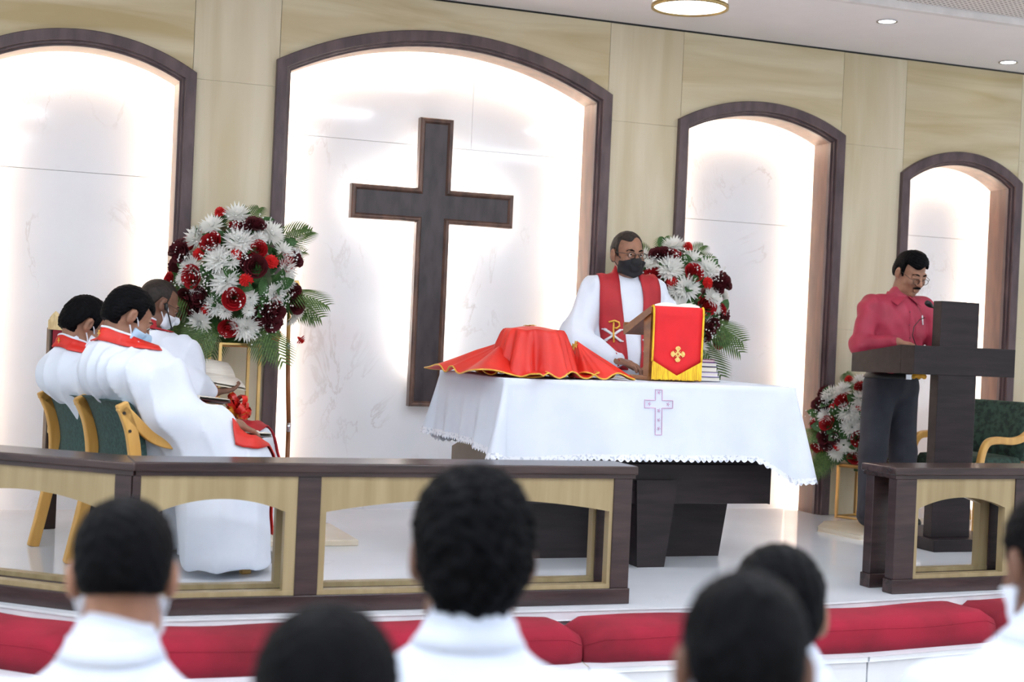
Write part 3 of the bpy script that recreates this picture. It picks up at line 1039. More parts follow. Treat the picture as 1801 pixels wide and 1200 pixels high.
def arm_chair(name, label, loc, rz, fabric, w=0.50, top=0.77, group='green upholstered armchairs'):
    """faces +x, origin on the floor under the seat centre"""
    t = thing(name, label, 'chair', loc, rz, group)
    for s in (-1, 1):
        y = s * (w / 2 - 0.0)
        rear = smooth_path([(-0.34, y, 0.0), (-0.285, y, 0.25), (-0.255, y, 0.45), (-0.275, y, 0.62), (-0.325, y, top + 0.0)])
        bent(MB(), rear, 0.034, 0.052).build('rear_leg', M_BEECH, t, bevel=0.006)
        front = smooth_path([(0.27, y, 0.0), (0.265, y, 0.30), (0.25, y, 0.46), (0.20, y, 0.555), (0.10, y, 0.575), (-0.06, y, 0.570), (-0.18, y, 0.60), (-0.285, y, 0.69), (-0.33, y, top - 0.012)])
        bent(MB(), front, 0.034, 0.046).build('arm_and_front_leg', M_BEECH, t, bevel=0.008)
        bent(MB(), [(-0.27, y, 0.36), (0.26, y, 0.37)], 0.026, 0.055).build('side_rail', M_BEECH, t)
        for (sx, sz) in ((-0.318, top - 0.04), (-0.29, top - 0.115)):
            MB().lathe([(0.007, -0.002), (0.007, 0.002)], (0, 0, 0), 10).build('screw_cap', M_WIRE, t).matrix_basis = Matrix.Translation((sx, y + s * 0.0178, sz)) @ Matrix.Rotation(math.pi / 2, 4, 'X')
    # seat pad
    rows = []
    for (k, z) in ((0.90, 0.37), (1.0, 0.385), (1.0, 0.435), (0.95, 0.46), (0.6, 0.472), (0.0, 0.476)):
        rows.append([(0.02 + k * 0.27 * sx, k * (w / 2 - 0.022) * sy, z) for sx, sy in SQ])
    MB().grid(rows).build('seat', fabric, t, True)
    # curved backrest
    prof = smooth_path([(-0.235, 0, 0.44), (-0.225, 0, 0.52), (-0.245, 0, 0.62), (-0.285, 0, 0.72), (-0.315, 0, top + 0.005)], 4)
    yw = w / 2 - 0.02
    mbk = MB()
    rows = []
    for p in prof:
        rows.append([(p.x + th - 0.02 * (1 - (yy / yw) ** 2), yy, p.z) for (yy, th) in [(-yw, 0.0)] + [(-yw + 2 * yw * q / 8, 0.045 if 0 < q < 8 else 0.03) for q in range(9)] + [(yw - 2 * yw * q / 8, -0.012) for q in range(9)]])
    n = len(rows[0])
    mbk.grid(rows)
    mbk.f.append(tuple(range(n)))
    mbk.f.append(tuple((len(rows) - 1) * n + n - 1 - q for q in range(n)))
    mbk.build('backrest', fabric, t, True)
    return t


SQ = []
for i in range(33):
    a = 2 * math.pi * i / 32
    c, s = math.cos(a), math.sin(a)
    e = 0.35
    SQ.append((math.copysign(abs(c) ** e, c), math.copysign(abs(s) ** e, s)))

FA = math.radians(15)                     # the seated priests face along the wall, turned a little to it
fx, fy = math.cos(FA), math.sin(FA)


def seat_at(rear, d):
    return (rear[0] + fx * d, rear[1] + fy * d, 0)


arm_chair('armchair', 'green upholstered beech armchair with the nearest seated priest', seat_at((0.585, -1.80), 0.34), FA, M_GREEN, 0.50, 0.745)
arm_chair('armchair', 'green upholstered beech armchair with the middle seated priest', seat_at((0.455, -1.28), 0.34), FA, M_GREEN, 0.50, 0.735)
arm_chair('armchair', 'empty patterned green armchair with beech arms behind the lectern', (6.03, -0.66, 0), math.radians(195), M_GREENP, 0.52, 0.80, 'green upholstered armchairs')

# throne
t = thing('throne_chair', 'high red-backed carved chair of the priest with headset', 'chair', (0.87, -0.655, 0), FA)
th = 1.02
MB().span((-0.34, -0.27, 0.55), (-0.29, 0.27, 1.04)).build('red_back_panel', M_RED, t, bevel=0.01)
for s in (-1, 1):
    MB().span((-0.35, s * 0.30 - 0.03, 0.0), (-0.28, s * 0.30 + 0.03, 1.03)).build('back_post', mat('throne_dark_wood', (52, 34, 30), 0.4, (36, 24, 22), (10, 10, 3)), t, bevel=0.006)
    MB().lathe([(0.02, 0), (0.034, 0.012), (0.02, 0.03), (0.03, 0.05), (0.012, 0.075), (0.0005, 0.085)], (-0.315, s * 0.30, 1.03), 14).build('finial', M_CREAM, t, True)
    MB().span((-0.30, s * 0.30 - 0.03, 0.60), (0.26, s * 0.30 + 0.03, 0.65)).build('armrest', M_CREAM, t, bevel=0.012)
    MB().span((0.20, s * 0.30 - 0.028, 0.0), (0.26, s * 0.30 + 0.028, 0.60)).build('front_leg', MATS['throne_dark_wood'], t, bevel=0.006)
crest = [(-0.30, 1.03), (-0.30, 1.06), (-0.22, 1.09), (-0.15, 1.07), (-0.09, 1.12), (0, 1.16), (0.09, 1.12), (0.15, 1.07), (0.22, 1.09), (0.30, 1.06), (0.30, 1.03)]
MB().prism(crest, -0.35, -0.29, 'x').build('carved_crest', M_CREAM, t, bevel=0.01)
MB().span((-0.345, -0.30, 0.49), (-0.285, 0.30, 0.55)).build('lower_rail', M_CREAM, t, bevel=0.008)
MB().span((-0.29, -0.29, 0.34), (0.27, 0.29, 0.42)).build('seat_frame', M_CREAM, t, bevel=0.01)
MB().span((-0.28, -0.27, 0.42), (0.25, 0.27, 0.47)).build('seat_cushion', M_RED, t, bevel=0.02)

# side cabinet at the right edge
t = thing('side_cabinet', 'small brown wooden cabinet behind the empty armchair', 'cabinet', (6.95, -0.32, 0), 0)
mcab = mat('cabinet_wood', (150, 96, 62), 0.4, (120, 74, 46), (4, 4, 18), detail=5)
MB().span((-0.28, -0.2, 0.04), (0.28, 0.2, 0.64)).build('body', mcab, t, bevel=0.004)
MB().span((-0.30, -0.22, 0.64), (0.30, 0.22, 0.67)).build('top', mcab, t, bevel=0.005)
for i in range(3):
    d = MB().span((-0.26, -0.212, 0.07 + i * 0.19), (0.26, -0.2, 0.24 + i * 0.19)).build('drawer', mcab, t, bevel=0.004)
    MB().ball((0, -0.222, 0.155 + i * 0.19), 0.014, 6).build('knob', M_BRASS, d, True)
MB().span((-0.27, -0.19, 0.0), (0.27, 0.19, 0.04)).build('plinth', mcab, t)
# ================================================================== FLOWERS
M_MUM = mat('chrysanthemum_white', (250, 250, 248), 0.7, (246, 247, 242), (30, 30, 30))
M_MUMC = mat('chrysanthemum_heart', (222, 226, 150), 0.7)
M_ROSE = mat('rose_red', (178, 16, 26), 0.55, (138, 8, 18), (30, 30, 30))
M_CARN = mat('carnation_scarlet', (214, 26, 24), 0.6, (180, 14, 16), (30, 30, 30))
M_MAROON = mat('maroon_bloom', (92, 10, 24), 0.65, (62, 6, 16), (30, 30, 30))
M_LEAF = mat('leaf_green', (66, 110, 52), 0.5, (38, 74, 34), (14, 14, 14))
M_FROND = mat('frond_green', (92, 122, 62), 0.5, (54, 84, 38), (20, 20, 20))
M_STEMG = mat('stem_green', (70, 100, 50), 0.6)
M_BREATH = mat('gypsophila_white', (242, 242, 240), 0.8)


def thin(m, f):
    """petals let some light through"""
    nt = m.node_tree
    b = nt.nodes['Principled BSDF']
    tr = nt.nodes.new('ShaderNodeBsdfTranslucent')
    nt.links.new(b.inputs['Base Color'].links[0].from_socket, tr.inputs['Color'])
    mx = nt.nodes.new('ShaderNodeMixShader')
    mx.inputs[0].default_value = f
    nt.links.new(b.outputs[0], mx.inputs[1])
    nt.links.new(tr.outputs[0], mx.inputs[2])
    nt.links.new(mx.outputs[0], nt.nodes['Material Output'].inputs[0])


thin(M_MUM, 0.45)
thin(M_FROND, 0.3)
thin(M_LEAF, 0.25)


def petal(mb, ang, elev, L, w, r0=0.05, cup=0.15, z0=0.0):
    """narrow petal starting r0 from the axis"""
    d = Vector((math.cos(ang) * math.cos(elev), math.sin(ang) * math.cos(elev), math.sin(elev)))
    s = Vector((-math.sin(ang), math.cos(ang), 0))
    u = d.cross(s) * -1
    b = Vector((math.cos(ang) * r0, math.sin(ang) * r0, z0))
    up = Vector((0, 0, 1))
    pts = [b - s * w * 0.3, b + s * w * 0.3, b + d * L * 0.6 + s * w * 0.5 + up * cup * L * 0.2, b + d * L * 0.6 - s * w * 0.5 + up * cup * L * 0.2, b + d * L + up * cup * L * 0.7]
    mb.add(pts, [(0, 1, 2, 3), (3, 2, 4)])


def mum_mesh():
    mb = MB()
    r = np.random.default_rng(1)
    for (n, e, L) in ((20, -0.15, 1.0), (18, 0.15, 0.98), (15, 0.45, 0.88), (12, 0.8, 0.72), (8, 1.15, 0.55)):
        for k in range(n):
            petal(mb, 2 * math.pi * (k + r.uniform(-.25, .25)) / n + e * 3, e + r.uniform(-.12, .12), L * r.uniform(0.88, 1.05), 0.2, 0.06, 0.3)
    me = mb.mesh('chrysanthemum', M_MUM)
    return me


def rose_mesh(m, name, ruff=0.0):
    mb = MB()
    r = np.random.default_rng(2)
    for (n, rad, top, flare) in ((6, 0.95, 0.55, 0.40), (5, 0.75, 0.75, 0.22), (4, 0.52, 0.88, 0.08), (3, 0.30, 0.95, 0.0)):
        for k in range(n):
            a0 = 2 * math.pi * k / n + rad * 2
            rows = []
            for i in range(4):
                u = i / 3
                row = []
                for j in range(5):
                    v = j / 4 * 2 - 1
                    a = a0 + v * (math.pi / n) * 1.35
                    rr = rad * (0.35 + 0.65 * math.sin(u * 1.4)) + flare * max(0, u - 0.6) * 1.4
                    z = -0.3 + (top + 0.3) * u - 0.18 * v * v * u + ruff * r.uniform(-.12, .12) * u
                    row.append((rr * math.cos(a), rr * math.sin(a), z))
                rows.append(row)
            mb.grid(rows)
    return mb.mesh(name, m, True)


def carnation_mesh(m, name):
    mb = MB()
    r = np.random.default_rng(5)
    for (z, rad, up) in ((0.0, 1.0, 0.1), (0.18, 0.85, 0.3), (0.34, 0.62, 0.45), (0.48, 0.38, 0.5)):
        n = 26
        c = (0, 0, z - 0.1)
        ring = []
        for k in range(n):
            a = 2 * math.pi * k / n
            rr = rad * (1.0 if k % 2 else 0.82) * r.uniform(0.92, 1.05)
            ring.append((rr * math.cos(a), rr * math.sin(a), z + up * 0.6 + (0.10 if k % 2 else -0.06)))
        V = [c] + ring
        mb.add(V, [(0, 1 + k, 1 + (k + 1) % n) for k in range(n)])
    mb.lathe([(0.12, -0.6), (0.3, -0.1), (0.4, 0.1)], n=10)
    return mb.mesh(name, m)


def leaf_mesh():
    mb = MB()
    P = []
    for i in range(6):
        u = i / 5
        w = 0.30 * math.sin(math.pi * min(u * 0.94 + 0.06, 1)) ** 0.8
        z = 0.22 * math.sin(u * 2.2)
        P.append([(u, -w, z + 0.06), (u, 0, z), (u, w, z + 0.06)])
    mb.grid(P)
    return mb.mesh('leaf', M_LEAF, True)


def frond_mesh():
    mb = MB()
    spine = [(u, 0, 0.25 * math.sin(u * 1.5) - 0.28 * u * u) for u in [i / 16 for i in range(17)]]
    mb.tube(spine, [0.012 * (1 - 0.8 * i / 16) for i in range(17)], 5)
    for i in range(2, 17):
        for s in (-1, 1):
            u = i / 16
            L = 0.42 * math.sin(math.pi * (0.18 + 0.72 * u)) + 0.06
            p = Vector(spine[i])
            d = Vector((0.72, s * 0.66, -0.12 - 0.1 * u)).normalized()
            n = Vector((0.66, -s * 0.72, 0)).normalized() * 0.014
            m_ = p + d * L * 0.5 + Vector((0, 0, 0.02))
            mb.add([p - n, p + n, m_ + n * 1.2, m_ - n * 1.2, p + d * L], [(0, 1, 2, 3), (3, 2, 4)])
    return mb.mesh('palm_frond', M_FROND)


ME_MUM = mum_mesh()
ME_ROSE = rose_mesh(M_ROSE, 'rose')
ME_MAR = rose_mesh(M_MAROON, 'maroon_bloom', 1.0)
ME_CARN = carnation_mesh(M_CARN, 'carnation')
ME_LEAF = leaf_mesh()
ME_FROND = frond_mesh()


def align(pos, normal, size, spin=0.0, xaxis=None):
    z = Vector(normal).normalized()
    x = Vector(xaxis) if xaxis is not None else Vector((0, 0, 1)).cross(z)
    x = x - z * x.dot(z)
    if x.length < 1e-4:
        x = Vector((1, 0, 0))
    x.normalize()
    y = z.cross(x)
    R = Matrix((x, y, z)).transposed().to_4x4()
    return Matrix.Translation(pos) @ R @ Matrix.Rotation(spin, 4, 'Z') @ Matrix.Diagonal((size, size, size, 1))


# (x, y, radius) of each bloom on the face of the big arrangement, -1..1 across and up
WH = [(-.05, .91, .080), (-.40, .71, .072), (-.66, .58, .082), (0.0, .52, .095), (.49, .69, .078), (.68, .42, .065), (-.30, .24, .085), (-.72, .12, .068), (-.19, -.08, .095), (-.62, -.21, .045), (.72, .16, .072), (.74, -.02, .065), (.58, -.22, .062), (.21, -.31, .052), (.10, -.26, .04), (.18, -.47, .042), (-.34, -.46, .068), (-.17, -.51, .05), (-.51, -.66, .078), (.15, -.72, .088), (.02, -.66, .05), (-.86, -.06, .04), (.93, -.45, .05), (.90, -.62, .05), (.3, .58, .05), (-.12, .22, .06)]
RO = [(-.05, .77, .036), (-.40, .48, .048), (.28, .42, .042), (-.66, -.02, .052), (-.05, -.31, .050), (-.85, -.54, .042), (-.10, -.72, .044), (.73, .26, .046), (.57, -.38, .036), (-.96, -.07, .03)]
CA = [(-.29, .92, .034), (-.63, .33, .034), (-.05, .33, .038), (.47, .24, .040), (.12, -.04, .038), (-.46, -.50, .038), (.63, -.86, .034), (.99, -.87, .028)]
MA = [(.10, .75, .045), (.22, .74, .045), (-.88, .36, .05), (-.80, .30, .045), (.26, .16, .05), (.16, .20, .045), (-.72, -.32, .045), (-.53, -.32, .045), (-.68, -.46, .045), (.88, -.20, .042), (.86, -.36, .04), (.40, -.54, .05), (.54, -.48, .05), (.52, -.62, .045), (.86, .30, .04)]


def arrangement(name, label, loc, zc, radii, stand_h, seed, flip=1, fronds=22, stand=(0.24, 0.24, 0.0), group='flower arrangements'):
    r = np.random.default_rng(seed)
    t = thing(name, label, 'flowers', loc, 0, group)
    C = Vector((0, 0, zc))
    view = Vector((0 - loc[0], -8.344 - loc[1], 0)).normalized()
    e1 = Vector((-view.y, view.x, 0))
    e1 = -e1 if e1.x < 0 else e1
    rx, ry, rz = radii

    def place(a, b, push=0.0):
        a *= flip
        q = max(0.0, 1 - a * a * 0.8 - b * b * 0.8)
        d = e1 * (a * rx) + Vector((0, 0, b * rz)) + view * (ry * math.sqrt(q))
        n = (e1 * (a / rx * 0.1) + Vector((0, 0, b / rz * 0.1)) + view * (math.sqrt(q) / ry * 0.1))
        return C + d * (1 + push), n.normalized()
    # foam holder and greenery
    MB().ball((0, 0, zc - 0.03), (rx * 0.62, ry * 0.62, rz * 0.74), 10).build('leafy_core', M_LEAF, t, True)
    for nm, me, lst in (('chrysanthemum', ME_MUM, WH), ('rose', ME_ROSE, RO), ('carnation', ME_CARN, CA), ('maroon_bloom', ME_MAR, MA)):
        k = rx / 0.34
        for (a, b, s) in lst:
            s *= 1.0 if nm == 'chrysanthemum' else 1.12
            p, n = place(a, b, r.uniform(-0.03, 0.08))
            inst(nm, me, t, align(p, n + Vector(r.uniform(-.25, .25, 3)) + Vector((0, 0, 0.15)), s * k, r.uniform(0, 6)))
        for _ in range(len(lst) // 2):     # round the back
            th, v = r.uniform(0, math.pi), r.uniform(-.7, .8)
            d = e1 * (math.cos(th) * rx) - view * (math.sin(th) * ry)
            d = d * math.sqrt(1 - v * v * 0.8) + Vector((0, 0, v * rz))
            inst(nm, me, t, align(C + d, d, 0.055 * k, r.uniform(0, 6)))
    for _ in range(150):
        a, b = r.uniform(-1, 1), r.uniform(-1, 1)
        if a * a + b * b > 1.05:
            continue
        p, n = place(a, b, -0.10)
        x = Vector(r.uniform(-1, 1, 3)) + n * 0.9
        inst('leaf', ME_LEAF, t, align(p, n + Vector(r.uniform(-.6, .6, 3)), r.uniform(0.07, 0.12), 0, x))
    for i in range(fronds):
        an = (-math.pi / 2 + (-1) ** i * (0.25 + 0.95 * r.random()) * 1.05) if i % 4 else (math.pi / 2 + r.uniform(-.9, .9))
        a, b = math.cos(an), math.sin(an)
        low = b < -0.2
        p = C + e1 * (a * rx * 0.62) + Vector((0, 0, b * rz * 0.62)) + view * (ry * (0.35 if i % 3 else -0.3))
        x = e1 * a * 0.9 + Vector((0, 0, b * (1.1 if low else 0.8))) + view * r.uniform(-.1, .45)
        inst('palm_frond', ME_FROND, t, align(p, Vector((0, 0, 1)) * 0.6 + view * 0.8 + Vector(r.uniform(-.3, .3, 3)), r.uniform(0.24, 0.34) * (0.8 if i % 4 == 0 else 1) * (rx / 0.34), 0, x))
    # baby's breath
    mb = MB()
    for _ in range(46):
        a, b = r.uniform(-.95, .95), r.uniform(-.85, .8)
        if a * a + b * b > 0.95:
            continue
        p, n = place(a, b, 0.06)
        for _k in range(24):
            q = p + Vector(r.normal(0, 0.022, 3)) + n * r.uniform(-.01, .025)
            s = r.uniform(0.0035, 0.0065)
            mb.add([q + Vector(v) * s for v in ((1, 0, 0), (0, 1, 0), (-1, 0, 0), (0, -1, 0), (0, 0, 1), (0, 0, -1))], [(0, 1, 4), (1, 2, 4), (2, 3, 4), (3, 0, 4), (1, 0, 5), (2, 1, 5), (3, 2, 5), (0, 3, 5)])
    o = mb.build('gypsophila', M_BREATH, t)
    o['kind'] = 'stuff'
    # gilt frame stand
    w, d, rot = stand
    R = Matrix.Rotation(rot, 3, 'Z')
    cs = [R @ Vector((sx * w / 2, sy * d / 2, 0)) for sx, sy in ((-1, -1), (1, -1), (1, 1), (-1, 1))]
    for c in cs:
        MB().box((c.x, c.y, stand_h / 2), (0.016, 0.016, stand_h), rot).build('stand_post', M_GOLDM, t)
    for zz in (0.008, stand_h - 0.008):
        for k in range(4):
            a, b = cs[k], cs[(k + 1) % 4]
            MB().tube([(a.x, a.y, zz), (b.x, b.y, zz)], 0.008, 4).build('stand_rail', M_GOLDM, t)
    MB().box((0, 0, stand_h), (w + 0.01, d + 0.01, 0.012), rot).build('stand_tray', M_GOLDM, t)
    MB().lathe([(0.07, 0.006), (0.10, 0.05), (0.11, 0.12), (0.10, 0.12)], (0, 0, stand_h), 20).build('foam_bowl', M_STEMG, t, True)
    return t


arrangement('flower_arrangement', 'large round arrangement of white chrysanthemums and red roses left of the cross', (1.43, -0.32, 0), 1.335, (0.335, 0.26, 0.345), 0.98, 21, stand=(0.22, 0.2, 0.12))
arrangement('flower_arrangement', 'arrangement of white chrysanthemums and red roses behind the standing priest', (4.03, -0.32, 0), 1.32, (0.335, 0.26, 0.365), 0.98, 33, flip=-1, stand=(0.22, 0.2, 0.12))
arrangement('flower_arrangement', 'low arrangement of white and red flowers behind the man at the lectern', (5.52, -0.20, 0), 0.62, (0.29, 0.20, 0.285), 0.345, 45, fronds=10, stand=(0.20, 0.18, 0.35))

# ribbon bow on the first stand
M_RIB = mat('ribbon_red', (222, 34, 26), 0.28, (240, 168, 60), (9, 40, 9), lo=0.34, hi=0.40, detail=1)
t = thing('ribbon_bow', 'shiny red and gold ribbon bow hanging below the large flower arrangement', 'bow', (1.425, -0.47, 0.635))
r = np.random.default_rng(4)
for k in range(22):
    d = Vector((r.normal(), -abs(r.normal()) - 0.1, r.normal())).normalized()
    s = d.cross(Vector(r.normal(size=3))).normalized() * 0.014
    u = d.cross(s).normalized()
    L = r.uniform(0.075, 0.10)
    rows = []
    for i in range(9):
        a = i / 8 * 2 * math.pi
        p = d * (L * (0.5 - 0.5 * math.cos(a))) + u * (0.030 * math.sin(a))
        rows.append([p - s, p + s])
    MB().grid(rows).build('ribbon_loop', M_RIB, t, True)
for sx in (-0.03, 0.035):
    rows = []
    for i in range(7):
        rows.append([(sx * i / 3 - 0.013, -0.02 - 0.004 * math.sin(i), -0.022 * i), (sx * i / 3 + 0.013, -0.02 - 0.004 * math.sin(i + 1), -0.022 * i)])
    MB().grid(rows).build('ribbon_tail', M_RIB, t, True)
MB().tube([(0, 0.0, 0), (0.02, 0.04, 0.02), (0.0, 0.06, 0.02)], 0.004, 6).build('tie', M_RIB, t)

# pastoral staff
t = thing('pastoral_staff', 'slim brown wooden staff with silver joints standing in front of the niche', 'staff', (1.765, -0.22, 0))
MB().tube([(0.005, 0, 0), (0.002, 0, 0.3), (0.0, 0, 0.50)], 0.0125, 10).build('lower_shaft', mat('staff_wood', (150, 92, 44), 0.35, (112, 64, 28), (12, 12, 3)), t, True)
MB().tube([(0.0, 0, 0.50), (0.0, 0, 0.55)], 0.0135, 12).build('silver_joint', M_SILVER, t, True)
MB().tube([(0.0, 0, 0.55), (-0.012, 0, 0.74), (-0.022, 0, 0.96)], 0.0125, 10).build('upper_shaft', MATS['staff_wood'], t, True)
MB().tube([(-0.022, 0, 0.96), (-0.023, 0, 0.995)], 0.0135, 12).build('silver_joint', M_SILVER, t, True)
MB().tube([(-0.023, 0, 0.995), (-0.025, 0, 1.22)], 0.011, 10).build('gilt_shaft', M_GOLDM, t, True)
MB().tube([(-0.025, 0, 1.22), (-0.045, 0, 1.27), (-0.025, 0, 1.33), (0.015, 0, 1.335), (0.03, 0, 1.30), (0.01, 0, 1.275)], [0.011, 0.012, 0.012, 0.011, 0.010, 0.008], 8).build('gilt_crook', M_GOLDM, t, True)
# ================================================================== FIGURES: smooth solid modelling, meshed by surface nets


class SDF:
    def __init__(self):
        self.ops = []
        self.lo = np.full(3, 1e9)
        self.hi = np.full(3, -1e9)
        self.post = None

    def _grow(self, p, r):
        self.lo = np.minimum(self.lo, np.asarray(p, float) - r)
        self.hi = np.maximum(self.hi, np.asarray(p, float) + r)

    def rc(self, a, b, ra, rb, k=0.02, sub=False):
        a, b = np.asarray(a, float), np.asarray(b, float)
        ba = b - a
        l2 = max(float(ba @ ba), 1e-9)

        def f(P):
            q = P - a
            tt = np.clip(q @ ba / l2, 0, 1)
            return np.linalg.norm(q - tt[:, None] * ba, axis=1) - (ra + (rb - ra) * tt)
        self.ops.append((f, k, sub))
        if not sub:
            self._grow(a, ra + k); self._grow(b, rb + k)
        return self

    def el(self, c, r, k=0.02, R=None, sub=False, inter=False):
        c, r = np.asarray(c, float), np.asarray(r, float)
        Rm = np.asarray(R, float) if R is not None else None

        def f(P):
            q = P - c
            if Rm is not None:
                q = q @ Rm          # world -> local (columns are local axes)
            k0 = np.linalg.norm(q / r, axis=1)
            k1 = np.linalg.norm(q / (r * r), axis=1) + 1e-9
            return k0 * (k0 - 1.0) / k1
        self.ops.append((f, k, sub))
        if not sub:
            self._grow(c, float(max(r)) + k)
        return self

    def fn(self, f, k=0.01, sub=True):
        self.ops.append((f, k, sub))
        return self

    def __call__(self, P):
        d = None
        for f, k, sub in self.ops:
            v = f(P)
            if d is None:
                d = v
            elif sub:
                h = np.clip(0.5 - 0.5 * (d + v) / k, 0, 1)
                d = d * (1 - h) - v * h + k * h * (1 - h)
            else:
                h = np.clip(0.5 + 0.5 * (v - d) / k, 0, 1)
                d = v * (1 - h) + d * h - k * h * (1 - h)
        if self.post is not None:
            d = d + self.post(P)
        return d


def nets(sdf, h, lo=None, hi=None, pad=0.02):
    lo = (sdf.lo if lo is None else np.asarray(lo, float)) - pad
    hi = (sdf.hi if hi is None else np.asarray(hi, float)) + pad
    B = 6
    nb = np.maximum(np.ceil((hi - lo) / h / B).astype(int), 1)
    n = nb * B + 1
    # coarse pass at block centres
    ax = [lo[i] + (np.arange(nb[i]) + 0.5) * B * h for i in range(3)]
    G = np.stack(np.meshgrid(*ax, indexing='ij'), -1).reshape(-1, 3)
    dc = sdf(G).reshape(nb)
    act = np.abs(dc) < B * h * 1.35 + 0.012
    D = np.repeat(np.repeat(np.repeat(np.where(dc < 0, -1.0, 1.0), B, 0), B, 1), B, 2)
    D = np.pad(D, ((0, 1), (0, 1), (0, 1)), mode='edge')
    need = np.zeros(n, bool)
    ia, ja, ka = np.nonzero(act)
    for di in range(B + 1):
        for dj in range(B + 1):
            for dk in range(B + 1):
                need[ia * B + di, ja * B + dj, ka * B + dk] = True
    I = np.argwhere(need)
    vals = np.empty(len(I))
    for s in range(0, len(I), 200000):
        vals[s:s + 200000] = sdf(lo + I[s:s + 200000] * h)
    D[need] = vals
    D[0] = D[-1] = 1; D[:, 0] = D[:, -1] = 1; D[:, :, 0] = D[:, :, -1] = 1
    S = D < 0
    c = np.zeros(tuple(n - 1), np.int8)
    for dx in (0, 1):
        for dy in (0, 1):
            for dz in (0, 1):
                c += S[dx:n[0] - 1 + dx, dy:n[1] - 1 + dy, dz:n[2] - 1 + dz]
    cell = np.argwhere((c > 0) & (c < 8))
    if len(cell) == 0:
        return np.zeros((0, 3)), np.zeros((0, 4), int)
    idx = np.full(tuple(n - 1), -1, int)
    idx[tuple(cell.T)] = np.arange(len(cell))
    acc = np.zeros((len(cell), 3)); cnt = np.zeros(len(cell))
    corners = [(0, 0, 0), (1, 0, 0), (0, 1, 0), (1, 1, 0), (0, 0, 1), (1, 0, 1), (0, 1, 1), (1, 1, 1)]
    for a in range(8):
        for ax_ in range(3):
            ca = corners[a]
            if ca[ax_]:
                continue
            cb = list(ca); cb[ax_] = 1
            da = D[tuple((cell + ca).T)]; db = D[tuple((cell + cb).T)]
            m = (da < 0) != (db < 0)
            tt = da[m] / (da[m] - db[m])
            p = np.tile(np.array(ca, float), (m.sum(), 1))
            p[:, ax_] += tt
            acc[m] += p; cnt[m] += 1
    V = lo + (cell + acc / cnt[:, None]) * h
    F = []
    for ax_ in range(3):
        u, w = (ax_ + 1) % 3, (ax_ + 2) % 3
        sl0 = [slice(None)] * 3; sl1 = [slice(None)] * 3
        sl0[ax_] = slice(0, n[ax_] - 1); sl1[ax_] = slice(1, n[ax_])
        A, Bq = S[tuple(sl0)], S[tuple(sl1)]
        for flip, mask in ((False, A & ~Bq), (True, ~A & Bq)):
            e = np.argwhere(mask)
            ok = (e[:, u] > 0) & (e[:, w] > 0) & (e[:, u] < n[u] - 1) & (e[:, w] < n[w] - 1)
            e = e[ok]
            if len(e) == 0:
                continue
            q = []
            for (du, dw) in ((-1, -1), (0, -1), (0, 0), (-1, 0)):
                k = e.copy(); k[:, u] += du; k[:, w] += dw
                q.append(idx[tuple(k.T)])
            q = np.stack(q, 1)
            q = q[(q >= 0).all(1)]
            F.append(q[:, ::-1] if flip else q)
    return V, np.concatenate(F)


def solid(name, parts, m, parent, base):
    """parts: list of (sdf, h) or (V,F); joined into one mesh"""
    Vs, Fs, n = [], [], 0
    for s, h in parts:
        V, F = nets(s, h)
        Vs.append(V); Fs.append(F + n); n += len(V)
    V = np.concatenate(Vs) - np.asarray(base, float)
    F = np.concatenate(Fs)
    me = bpy.data.meshes.new(name)
    me.from_pydata(V.tolist(), [], F.tolist())
    me.materials.append(m)
    me.polygons.foreach_set('use_smooth', [True] * len(me.polygons))
    me.update()
    o = bpy.data.objects.new(name, me)
    COL.objects.link(o)
    o.parent = parent
    return o


def trace(sdf, P, d, lift=0.004, steps=40, reach=None):
    """march points P along d until they meet the solid, then lift off"""
    P = np.array(P, float)
    d = np.array(d, float)
    if d.ndim == 1:
        d = np.tile(d, (len(P), 1))
    d = d / np.linalg.norm(d, axis=1)[:, None]
    tt = np.zeros(len(P))
    for _ in range(steps):
        v = sdf(P + d * tt[:, None])
        tt += np.clip(v, -0.02, 0.05) * 0.8
    lim = reach if reach is not None else 5.0
    tt = np.where((np.abs(sdf(P + d * tt[:, None])) > 0.02) | (tt > lim), 0.10 if reach else tt, tt)
    return P + d * (tt - lift)[:, None]


def band(sdf, centre, dirs, widths, side, lift=0.006, nw=5):
    """cloth strip: centre points start outside and are cast along dirs onto the solid; side = width direction(s)"""
    k = len(centre)
    P, Dd = [], []
    for i in range(k):
        s = np.asarray(side[i] if isinstance(side, list) else side, float)
        s = s / np.linalg.norm(s)
        for j in range(nw):
            P.append(np.asarray(centre[i], float) + s * widths[i] * (j / (nw - 1) - 0.5)); Dd.append(dirs[i])
    Q = trace(sdf, P, Dd, lift, reach=0.24)
    return [[tuple(Q[i * nw + j]) for j in range(nw)] for i in range(k)]


def waves(seed, freq, amp, n=6, stretch=(1, 1, 1)):
    r = np.random.default_rng(seed)
    K = r.normal(size=(n, 3)) * freq * np.asarray(stretch)
    ph = r.uniform(0, 6.28, n)

    def f(P):
        return sum(np.sin(P @ K[i] + ph[i]) for i in range(n)) * (amp / math.sqrt(n))
    return f


# ---- materials of people
def skin(name, c):
    m = mat(name, c, 0.5, tuple(v * 0.86 for v in c), (22, 22, 22), spec=0.4)
    return m


